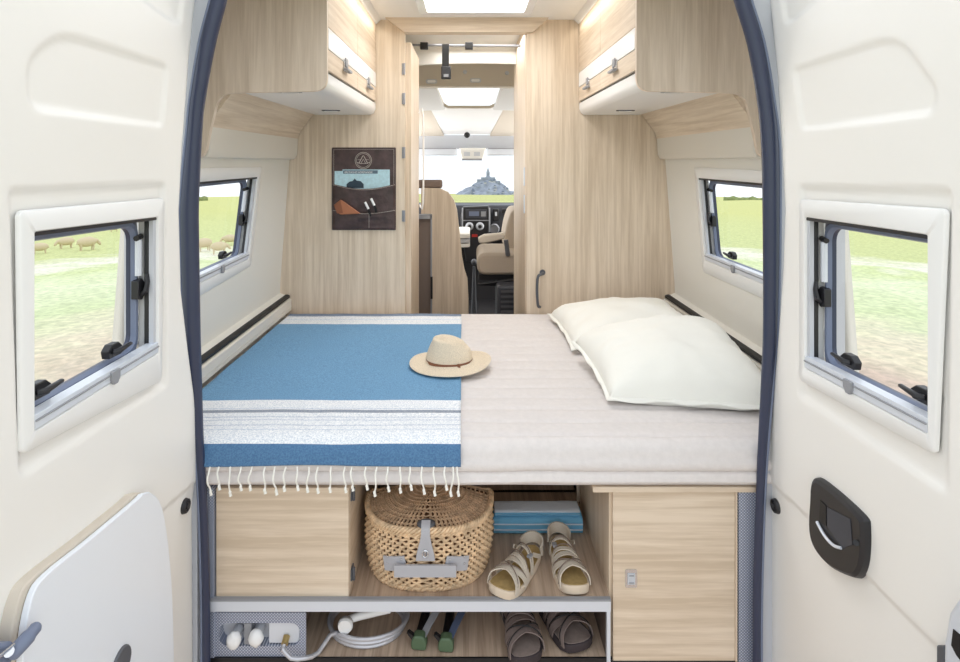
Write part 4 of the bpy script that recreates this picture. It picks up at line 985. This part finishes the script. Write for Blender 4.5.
# emblem
b = MB(); c = O(363.3, 160.5, .0075)
def ring(r_, t_, n_=32): b.tube([c+Vector((r_*cos(2*pi*k/n_), 0, r_*sin(2*pi*k/n_))) for k in range(n_)], t_, 5, True)
ring(.044, .0012); ring(.037, .0010)
s_ = lambda x, z: c+Vector((x, -.0005, z))
b.tube([s_(-.024, -.016), s_(-.002, .026), s_(.002, .026), s_(.024, -.016)], .0016, 5); b.tube([s_(-.034, -.010), s_(-.016, -.016), s_(.016, -.016), s_(.034, -.010)], .0012, 5)
b.tube([s_(-.013, -.016), s_(0, .008), s_(.013, -.016)], .0014, 5); b.tube([s_(-.03, .004), s_(-.012, .004)], .001, 5); b.tube([s_(.03, .004), s_(.012, .004)], .001, 5)
obj('emblem', b, 'thread', og)
# map
mp = thing('folded_map', O(363, 185, .012), 'folded light blue road map with a dark title, sticking out of the organiser top pocket', 'map')
mb_ = mat('map_paper', rgb(186, 218, 228), .6, var=.10, vscale=60)
b = MB(); q = [O(335, 171), O(343, 171), O(343, 169.5), O(390, 169.5), O(390, 196), O(335, 196)]; b.prism([p+Vector((0, -.010, 0)) for p in q], (0, .003, 0)); obj('cover', b, mb_, mp)
b = MB(); q = [O(343.5, 170.3), O(378, 170.3), O(378, 173.6), O(343.5, 173.6)]; b.prism([p+Vector((0, -.0108, 0)) for p in q], (0, .0008, 0)); obj('title_bar', b, mat('map_bar', rgb(92, 112, 128), .6), mp)
b = MB(); q = [O(347, 184), O(350, 181.5), O(353, 181), O(355, 178.5), O(357, 180.5), O(361, 181), O(364, 184), O(364, 188), O(347, 188)]; b.prism([p+Vector((0, -.0108, 0)) for p in q], (0, .0008, 0)); obj('island_picture', b, mat('map_ink', rgb(44, 62, 76), .6), mp)
def text(body, x, y, size, mt_, par, d, font_sx=1):
    cu = bpy.data.curves.new('lettering', 'FONT'); cu.body = body; cu.size = size; cu.align_x = 'LEFT'; cu.extrude = .0003
    o = bpy.data.objects.new('tmp', cu); COL.objects.link(o); dg = bpy.context.evaluated_depsgraph_get(); me = bpy.data.meshes.new_from_object(o.evaluated_get(dg)); bpy.data.objects.remove(o)
    p_ = O(x, y, d)
    for v in me.vertices: v.co = Vector((p_.x+v.co.x*font_sx, p_.y-v.co.z, p_.z+v.co.y))-Vector(par.location)
    me.materials.append(M[mt_] if isinstance(mt_, str) else mt_); o = bpy.data.objects.new('lettering', me); COL.objects.link(o); o.parent = par; return o
text('BRETAGNE NORMANDIE', 344.5, 173.1, .0135, 'white', mp, .0112)
# glasses case and pens
gc = thing('glasses_case', O(346, 212, .02), 'tan leather glasses case tucked in the organiser pocket', 'case')
b = MB(); b.prism([O(334, 205, .020), O(341, 199.5, .020), O(345, 202, .022), O(361, 213.5, .022), O(340, 214.5, .020)], (0, -.012, 0)); obj('case_body', b, 'tan', gc, bevel=.004)
b = MB(); b.prism([O(334, 205.5, .0325), O(340.5, 200, .0325), O(343, 213, .0325), O(337, 213.5, .0325)], (0, -.0015, 0)); obj('case_flap', b, mat('tan_dark', rgb(140, 84, 56), .5), gc, bevel=.001)
for k, (x, y) in enumerate(((366.5, 205), (372.5, 201.5))):
    pn = thing('pen', O(x+2, y+8, .02), ['white-tipped pen in the organiser, nearer the tan glasses case', 'white-tipped pen in the organiser, farther from the tan glasses case'][k], 'pen', 'pens in the organiser')
    b = MB(); b.tube([O(x-1.5, y-3, .028), O(x+2, y+4, .027)], .0065, 10); obj('pen_cap', b, 'white', pn)
    b = MB(); b.tube([O(x+2, y+4, .0265), O(x+4, y+11, .020)], .006, 10); obj('pen_barrel', b, 'blk', pn)
# grab handle on right partition
gh = thing('grab_handle', V(541, 290, Y=1.445), 'small dark bent grab handle on the right oak partition just above the bed', 'handle')
b = MB(); b.tube(cr([V(543, 273, Y=1.447), V(542, 274, Y=1.425), V(538, 277, Y=1.415), V(537, 290, Y=1.415), V(538, 305, Y=1.42), V(540, 307, Y=1.447)], 5), .0075, 10); obj('bar', b, 'dgrey', gh)
b = MB(); b.lathe([(0, -.004), (.014, -.004), (.016, 0)], V(542.5, 272.5, Y=1.449), 16, 'y'); obj('mount', b, 'dgrey', gh)
# ================================================================ PASSAGE AND CAB
def D_(px, py, d): return V(px, py, Y=d+CY)
def quad(b, x0, y0, x1, y1, d, th=.02):
    a, c = D_(x0, y0, d), D_(x1, y1, d); b.box(a.x, c.x, d+CY, d+CY+th, a.z, c.z); return b
# ceiling of living area beyond + bulkheads
b = MB(); b.box(-1.05, 1.05, 2.55, 3.2, 2.215, 2.25); struct(obj('ceiling_living_area', b, 'whitem'), 'white ceiling beyond the passage', 'ceiling')
hr = thing('ceiling_rail', D_(470, 45, 3.3), 'thin grey ceiling rail with two black clips across the passage', 'rail')
b = MB(); b.tube([D_(412, 45, 3.3), D_(530, 46, 3.3)], .007, 8); obj('rail', b, 'grey', hr)
for x in (424, 469): b = MB(); quad(b, x-4, 42, x+4, 49, 3.28, .03); obj('clip', b, 'blk', hr, bevel=.004)
sb = thing('hanging_strap', D_(446, 78, 3.35), 'black belt strap with buckle hanging from the passage ceiling rail', 'strap')
b = MB(); quad(b, 442, 44, 449, 68, 3.25, .006); obj('webbing', b, 'blk', sb)
b = MB(); quad(b, 441, 66, 451, 79, 3.24, .02); bu = obj('buckle', b, 'dark', sb, bevel=.006)
b = MB(); quad(b, 443.5, 74, 448.5, 77, 3.235, .006); obj('buckle_button', b, 'grey', bu, bevel=.001)
# white bulkhead with slightly arched bottom edge
b = MB(); pts = [D_(395, 30, 3.6), D_(560, 30, 3.6)]+[D_(560-165*i/16, 66-3*sin(pi*i/16)+(2 if False else 0), 3.6) for i in range(17)]
b.prism(pts, (0, .03, 0)); struct(obj('trim_17', b, 'whitem'), 'white ceiling bulkhead beyond the passage', 'trim')
sh_ = thing('overhead_locker', D_(470, 87, 4.2), 'beige padded overhead console with two oval lamps seen through the passage', 'locker')
b = MB(); b.prism([D_(385, 58, 4.2), D_(565, 58, 4.2), D_(565, 86.5, 4.2), D_(385, 86.5, 4.2)], (0, .10, 0)); obj('console_body', b, 'taupe', sh_, bevel=.01)
for x, y in ((431.5, 81.5), (475.5, 80.5)):
    b = MB(); c = D_(x, y, 4.195); lp = rpoly([(c.x-.042, c.z-.016), (c.x+.042, c.z-.016), (c.x+.042, c.z+.016), (c.x-.042, c.z+.016)], .015); b.prism([(p.x, c.y-.006, p.y) for p in lp], (0, .01, 0)); lo = obj('oval_lamp', b, 'lgrey', sh_)
    b = MB(); b.prism([(c.x+(p.x-c.x)*.75, c.y-.008, c.z+(p.y-c.z)*.6) for p in lp], (0, .002, 0)); obj('lens', b, 'white', lo)
for x, y in ((465, 72), (507, 73)):
    b = MB(); b.lathe([(0, -.006), (.012, -.006), (.016, 0)], D_(x, y, 4.196), 14, 'y'); obj('button', b, 'lgrey', sh_)
# cab roof with panoramic window
cw = bpy.data.objects.new('window_4', None); COL.objects.link(cw); cw.location = (0, 3.2, 2.0); struct(cw, 'panoramic roof window over the cab seen through the passage', 'window')
b = MB(); b.prism([D_(380, 86, 4.5), D_(437, 86, 4.5), D_(445, 108, 4.9), D_(380, 110, 4.9)], (0, 0, -.02)); b.prism([D_(500, 86, 4.5), D_(570, 86, 4.5), D_(570, 110, 4.9), D_(493, 108, 4.9)], (0, 0, -.02))
b.prism([D_(431, 105.5, 4.86), D_(507, 105.5, 4.86), D_(509, 110, 4.92), D_(429, 110, 4.92)], (0, .02, 0)); obj('roof_frame', b, 'white', cw, bevel=.004)
b = MB(); b.tube([D_(436, 88, 4.52), D_(443, 104, 4.84), D_(448, 107, 4.86), D_(490, 107, 4.86), D_(496, 104, 4.84), D_(502, 88, 4.52)], .014, 8); obj('inner_frame', b, 'taupe', cw)
b = MB(); b.prism([D_(436, 86, 4.6), D_(501, 86, 4.6), D_(494, 107, 5.0), D_(445, 107, 5.0)], (0, 0, .005)); obj('roof_glass', b, 'glass', cw)
b = MB(); b.prism([D_(431, 110, 4.93), D_(503, 110, 4.93), D_(490, 134.5, 5.6), D_(444, 134.5, 5.6)], (0, 0, .02)); struct(obj('ceiling_cab', b, 'white', sharp=20), 'glossy white tapered panel over the cab', 'ceiling')
b = MB(); b.prism([D_(370, 110, 4.95), D_(431, 110, 4.95), D_(444, 136, 5.62), D_(370, 136, 5.62)], (0, 0, .03)); b.prism([D_(503, 110, 4.95), D_(575, 110, 4.95), D_(575, 136, 5.62), D_(490, 136, 5.62)], (0, 0, .03)); struct(obj('ceiling_cab_side', b, 'taupe'), 'beige side linings of the cab roof', 'ceiling')
b = MB(); quad(b, 340, 135, 600, 149, 5.62, .05); struct(obj('trim_18', b, 'lgrey'), 'pale windscreen header over the cab', 'trim')
kb = obj('blind_knob', MB().ell(D_(467, 135, 5.5), (.03, .02, .03), 14, 10), 'blk'); tag(kb, 'round black blind knob at the middle of the cab header', 'knob')
for k, (x0, x1) in enumerate(((380, 457), (487, 560))):
    v = thing('sun_visor', D_((x0+x1)/2, 155, 5.5), ['pale folded sun visor left of the mirror console', 'pale folded sun visor right of the mirror console'][k], 'sun visor', 'sun visors')
    b = MB(); quad(b, x0, 148, x1, 155.5, 5.5, .14); vv = obj('visor_pad', b, 'alu', v, bevel=.012); b = MB(); b.tube([D_(x0+1, 148.5, 5.48), D_(x1-1, 148.5, 5.48)], .006, 6); obj('hinge_rod', b, 'grey', v)
rm = thing('mirror_console', D_(472, 158, 5.4), 'pale console with rear-view mirror lights at the top of the windscreen', 'console')
b = MB(); b.prism([D_(459, 148, 5.4), D_(486, 148, 5.4), D_(484, 158, 5.4), D_(480, 160.5, 5.4), D_(465, 160.5, 5.4), D_(461, 158, 5.4)], (0, .24, 0)); obj('console_body', b, 'whitem', rm, bevel=.01)
for x in (467, 477): b = MB(); quad(b, x-3, 152, x+3, 156, 5.395, .006); obj('lamp_lens', b, 'lgrey', rm, bevel=.002)
b = MB(); quad(b, 462, 158.6, 482, 160.5, 5.39, .01); obj('lower_edge', b, 'grey', rm)
# cab walls (front bulkhead sides), floor, dashboard
b = MB(); b.box(-1.06, 1.06, 4.3, 4.36, .0, 1.02); struct(obj('wall_cab_front', b, 'vinyl'), 'dark bulkhead under the windscreen', 'wall')
w5 = bpy.data.objects.new('window_5', None); COL.objects.link(w5); w5.location = (0, 4.4, 1.2); struct(w5, 'windscreen with a view to the hilltop island and green meadow', 'window')
b = MB(); b.prism([(-.95, 4.40, 1.03), (.95, 4.40, 1.03), (.95, 4.15, D_(0, 137, 5.62).z), (-.95, 4.15, D_(0, 137, 5.62).z)], (0, .006, 0)); obj('window_pane', b, 'glass', w5)
dsh = thing('dashboard', (.0, 4.1, .5), 'dark grey cab dashboard with radio, dials and a red button', 'dashboard')
dd = 5.5
b = MB(); b.prism([(-1.0, D_(0, 0, dd).y, 1.02), (-1.0, D_(0, 0, dd).y-.03, .94), (-1.0, D_(0, 0, dd).y, .70), (-1.0, 4.28, .60), (-1.0, 4.28, 1.0), (-1.0, 4.15, 1.03)], (2.0, 0, 0)); obj('dash_top', b, 'cabdark', dsh, bevel=.01)
b = MB(); b.prism([D_(463, 207, 5.35), D_(489, 206, 5.35), D_(491, 220, 5.35), D_(488, 236, 5.35), D_(482, 262, 5.35), D_(466, 262, 5.35), D_(462, 236, 5.35), D_(460, 220, 5.35)], (0, .12, 0)); cc = obj('centre_console', b, 'dark', dsh, bevel=.012)
b = MB(); quad(b, 465.5, 209.5, 487, 218.5, 5.34, .02); rd = obj('radio', b, 'cabdark', cc, bevel=.004)
b = MB(); quad(b, 469, 211.5, 479, 216, 5.335, .006); obj('radio_display', b, 'bluegrey', rd)
b = MB(); quad(b, 481, 211.5, 486, 216.5, 5.335, .006); obj('radio_buttons', b, 'grey', rd)
b = MB(); b.tube([D_(462.5, 208, 5.34), D_(462.5, 232, 5.34)], .008, 6); b.tube([D_(489.5, 208, 5.34), D_(489.5, 232, 5.34)], .008, 6); b.tube([D_(462.5, 220.5, 5.34), D_(489.5, 220.5, 5.34)], .005, 6); obj('console_trim', b, 'grey', cc)
for x in (469.5, 480):
    b = MB(); c = D_(x, 226.5, 5.32); b.lathe([(0, -.012), (.028, -.012), (.034, .0), (.040, .02)], c, 20, 'y'); kn = obj('dial', b, 'lgrey', cc)
    b = MB(); b.lathe([(0, -.02), (.016, -.02), (.019, -.01)], c, 14, 'y'); obj('dial_knob', b, 'dark', kn)
b = MB(); quad(b, 472, 234.5, 477.5, 237, 5.33, .01); obj('red_button', b, mat('red', rgb(190, 50, 45), .4), cc, label='small red button')
b = MB(); quad(b, 493, 209, 499, 221, 5.42, .04); quad(b, 502, 209, 530, 213, 5.42, .04); vt = obj('air_vent', b, 'dark', dsh, bevel=.006)
b = MB(); quad(b, 495, 212, 497, 216, 5.41, .01); obj('vent_symbol', b, 'alu', vt)
b = MB(); c = D_(494.5, 229, 5.38); b.lathe([(.040, -.01), (.046, .0), (.05, .03)], c, 20, 'y'); b.lathe([(0, 0), (.04, 0)], c+Vector((0, .01, 0)), 20, 'y'); obj('cup_holder', b, 'grey', dsh)
b = MB(); c0 = D_(474, 262, 5.0); b.tube([c0+Vector((0, 0, -.5)), c0+Vector((0, 0, -.04))], [.03, .012], 10); b.ell(c0, (.026, .026, .03), 12, 8); obj('gear_lever', b, 'dgrey', dsh)
# bench / divider panel left
dv = thing('seat_divider', D_(445, 318, 3.9), 'oak seat divider panel with rounded top corner and dark side, left in the passage', 'partition')
prof = [(421, 188), (440, 188.5), (448, 192), (454, 200), (457, 210), (460, 236), (462, 257), (464.5, 270), (467.5, 279), (468.5, 300), (468.5, 366.5), (421, 366.5)]
b = MB(); b.prism([D_(x, y, 3.9) for x, y in prof], (0, .04, 0)); obj('panel', b, 'wz', dv, bevel=.003)
b = MB(); quad(b, 400, 218, 430.5, 360, 3.6, .02); obj('side_board', b, 'seatd', dv, label='dark brown lower board')
b = MB(); quad(b, 400, 214.5, 431.5, 219, 3.58, .04); quad(b, 430.5, 214.5, 432, 360, 3.58, .02); obj('metal_edge', b, 'grey', dv)
b = MB(); quad(b, 430.6, 277, 432.6, 299, 3.57, .015); obj('recess_grip', b, 'blk', dv)
bn = thing('bench_headrest', D_(432, 187, 4.05), 'brown headrest showing above the oak seat divider', 'headrest')
b = MB(); quad(b, 405, 180, 442, 188.5, 3.94, .10); obj('cushion', b, 'seatd', bn, bevel=.015)
b = MB(); quad(b, 421, 186.5, 440, 188.5, 3.97, .1); b.tube([D_(430, 188, 4.03), D_(430, 200, 4.03)], .01, 8); obj('post', b, 'grey', bn)
tb = thing('dinette_table', D_(464, 247, 4.5), 'pale rounded table end showing behind the oak divider', 'table')
for z0, z1, nm, mt_ in ((234, 238.5, 'table_top', 'whitem'), (239.5, 243, 'extension_leaf', 'lgrey'), (244, 247.5, 'lower_leaf', 'whitem')):
    b = MB(); a, c = D_(440, z0, 4.5), D_(470, z1, 4.5); lp = rpoly([(a.x, a.y), (c.x, a.y), (c.x, a.y+.5), (a.x, a.y+.5)], .05); b.prism([(p.x, p.y, c.z) for p in lp], (0, 0, a.z-c.z)); obj(nm, b, mt_, tb, bevel=.004)
b = MB(); b.tube([(D_(445, 0, 4.5).x, 3.25, 0), (D_(445, 0, 4.5).x, 3.25, D_(0, 247, 4.5).z)], .03, 10); obj('leg', b, 'grey', tb)
# passenger seat right
ps = thing('cab_seat', D_(505, 330, 4.2), 'beige swivelled cab seat with armrest at the right of the passage', 'seat')
def rbox(x0, y0, x1, y1, d0, d1, r_, nm, mt_, par, **k):
    b = MB(); a, c = D_(x0, y0, d0), D_(x1, y1, d0); lp = rpoly([(a.x, a.z), (c.x, a.z), (c.x, c.z), (a.x, c.z)], r_); b.prism([(p.x, a.y, p.y) for p in lp], (0, d1-d0, 0)); return obj(nm, b, mt_, par, bevel=.02, **k)
rbox(477, 253, 560, 275, 4.15, 4.65, .07, 'seat_cushion', 'seat', ps)
b = MB(); q = [D_(511, 209, 4.45), D_(507, 222, 4.40), D_(504.5, 240, 4.32), D_(507, 256, 4.3), D_(570, 256, 4.3), D_(570, 209, 4.45)]; lp = rpoly([(p.x, p.z) for p in q], .04)
b.prism([(p.x, 2.85, p.y) for p in lp], (0, .45, 0)); obj('backrest', b, 'seat', ps, bevel=.02)
b = MB(); q = [D_(478, 238, 4.1), D_(484, 235, 4.1), D_(505, 233, 4.1), D_(505, 239, 4.1), D_(484, 244, 4.1), D_(479, 243.5, 4.1)]; b.prism(q, (0, .07, 0)); obj('armrest', b, 'taupe', ps, bevel=.012)
b = MB(); b.tube([D_(506, 240, 4.15), D_(508, 256, 4.15)], .018, 10); obj('armrest_bracket', b, 'dgrey', ps)
b = MB(); quad(b, 479, 274.5, 560, 280, 4.2, .4); b.tube([D_(482, 284, 4.15), D_(525, 278, 4.15)], .012, 8); b.tube([D_(478, 284, 4.18), D_(520, 286, 4.18)], .009, 8); obj('seat_frame', b, 'blk', ps)
b = MB(); quad(b, 497, 286, 560, 362.5, 4.0, .3); 
sbx = obj('seat_base', b, 'cabdark', ps, bevel=.02)
b = MB()
for k in range(5): quad(b, 501, 291+k*5, 560, 293+k*5, 3.99, .01)
obj('base_rib', b, 'dgrey', sbx)
# ================================================================ OUTSIDE: SHEEP, ISLAND, HEDGES
def grd(px, py):
    a = Vector(((px-VX)/F, 1, (VY-py)/F)); t = 3.0
    for _ in range(4000):
        q = Vector((CX, CY, CZ))+a*t
        if q.z <= gz(math.hypot(q.x, q.y)): return q
        t += .03+t*.0005
    return q
SP = [(40, 250, 0, .9, 'grazing at the left edge of the left door window'), (66, 244.5, 20, 1.0, 'pale sheep in the middle of the left door window meadow'), (87, 246.5, 200, 1.15, 'largest sheep, right one in the left door window'), (114, 228, 10, .8, 'far sheep under the top edge of the left door window'),
      (204, 247, 30, 1.0, 'left sheep in the left side window'), (219, 250, 190, .9, 'middle sheep in the left side window'), (230, 241, 0, .9, 'sheep nearest the hinge in the left side window')]
for k, (x, y, a, s_, lab) in enumerate(SP):
    g = grd(x, y+4); dist = (g-Vector((CX, CY, CZ))).length
    g.z = gz(math.hypot(g.x, g.y))
    th = thing('sheep', g, lab if 'sheep' in lab else 'sheep '+lab, 'sheep', 'sheep in the meadow', R(a)+math.atan2(g.y-CY, g.x-CX)+pi/2); S = s_*.42
    b = MB(); b.ell((0, 0, .58*S), (.58*S, .32*S, .33*S), 16, 10, lambda p: p*(1+.06*noise.noise(p*12)))
    b.tube([(.40*S, 0, .62*S), (.58*S, 0, .60*S), (.72*S, 0, .42*S), (.80*S, 0, .30*S)], [.17*S, .12*S, .10*S, .06*S], 10)
    for (lx, ly) in ((.33, .14), (.33, -.14), (-.35, .14), (-.38, -.14)): b.tube([(lx*S, ly*S, .45*S), (lx*S+.02*S, ly*S, .22*S), (lx*S, ly*S, 0)], [.08*S, .045*S, .035*S], 8)
    b.tube([(-.5*S, 0, .62*S), (-.6*S, 0, .45*S)], [.05*S, .03*S], 6)
    obj('body', b, 'wool', th, world=False, sharp=80)
    b = MB()
    for ly in (-1, 1): b.ell((.62*S, ly*.12*S, .58*S), (.03*S, .08*S, .03*S), 8, 6)
    obj('ear', b, 'wool', th, world=False)
# island hill far beyond the windscreen
IY = 380.; ic = V(488, 197, Y=IY); ic.z = gz(IY)-.5
k_ = (IY-CY)/F
isl = thing('island_hill', ic, 'grey rocky island topped by an abbey with a spire, far beyond the windscreen', 'island')
b = MB(); rows = []
NR, NA = 26, 64
for i in range(NR+1):
    t = i/NR; row = []
    for j in range(NA):
        a = 2*pi*j/NA; rr = (32-.0*t)*(1-t)**1.0*k_+.3; hh = (20*k_)*(t**1.15)
        nn_ = noise.noise(Vector((cos(a)*2, sin(a)*2, t*4)))
        rr *= 1+.25*nn_; hh += 2.0*k_*noise.noise(Vector((cos(a)*4, sin(a)*4, t*9)))*(1-t)*(1 if t > .02 else 0)
        row.append(ic+Vector((rr*cos(a), rr*sin(a)*.8, hh)))
    rows.append(row)
b.grid(rows, False, True); obj('rock', b, 'rock', isl, sharp=25)
rr = random.Random(3)
hm = mat('far_houses', rgb(196, 196, 200), .9); rfm = mat('far_roofs', rgb(128, 138, 156), .9)
for i in range(34):
    a = rr.uniform(pi*1.05, pi*1.95); t = rr.uniform(.08, .8); R0 = 32*(1-t)*k_; p = ic+Vector((R0*cos(a), R0*sin(a)*.8, 20*k_*t**1.15-1)); w_ = rr.uniform(.8, 2.0)*k_; h = rr.uniform(1.2, 2.4)*k_
    b = MB(); b.box(p.x-w_, p.x+w_, p.y-w_, p.y+w_, p.z-1, p.z+h); hs = obj('house', b, hm, isl)
    b = MB(); b.prism([(p.x-w_*1.05, p.y-w_*1.05, p.z+h), (p.x+w_*1.05, p.y-w_*1.05, p.z+h), (p.x, p.y-w_*1.05, p.z+h+w_*.9)], (0, 2.1*w_, 0)); obj('roof', b, rfm, hs)
zt_ = ic.z+18.0*k_
b = MB(); b.box(ic.x-7*k_, ic.x+7*k_, ic.y-5*k_, ic.y+5*k_, zt_-7*k_, zt_); b.box(ic.x-11*k_, ic.x-4*k_, ic.y-6*k_, ic.y+4*k_, zt_-9*k_, zt_-2*k_); b.box(ic.x+2*k_, ic.x+12*k_, ic.y-6*k_, ic.y+4*k_, zt_-10*k_, zt_-3.5*k_); obj('abbey', b, 'rock', isl)
b = MB(); b.box(ic.x-1.6*k_, ic.x+1.6*k_, ic.y-1.6*k_, ic.y+1.6*k_, zt_, zt_+4*k_); b.lathe([(2.0*k_, zt_+4*k_), (.2*k_, zt_+9.5*k_), (0, zt_+10*k_)], (ic.x, ic.y, 0), 8); obj('spire', b, 'rock', isl)
# hedge lines on the horizon
for k, (az, r_, w_, lab) in enumerate(((-34, 200, 60, 'low distant hedge line seen in the left side window'), (-44, 230, 60, 'low distant hedge line left of the sheep meadow'), (33, 210, 60, 'low distant hedge line seen in the right side window'))):
    c = Vector((r_*sin(R(az)), r_*cos(R(az)), 0)); tdir = Vector((cos(R(az)), -sin(R(az)), 0)); b = MB(); rows = []
    for i in range(61):
        q = c+tdir*(i/60-.5)*w_; zg = gz(math.hypot(q.x, q.y))-.4; h = 1.6+1.0*noise.noise(Vector((i*.5, k, 0)))
        nrm = Vector((-tdir.y, tdir.x, 0)); rows.append([q+nrm*1.2*cos(a)+Vector((0, 0, zg+h*max(0, sin(a))**.6)) for a in [pi*j/8 for j in range(9)]])
    b.grid(rows); o = obj('hedge', b, 'hedge'); tag(o, lab, 'hedge', kind='stuff')
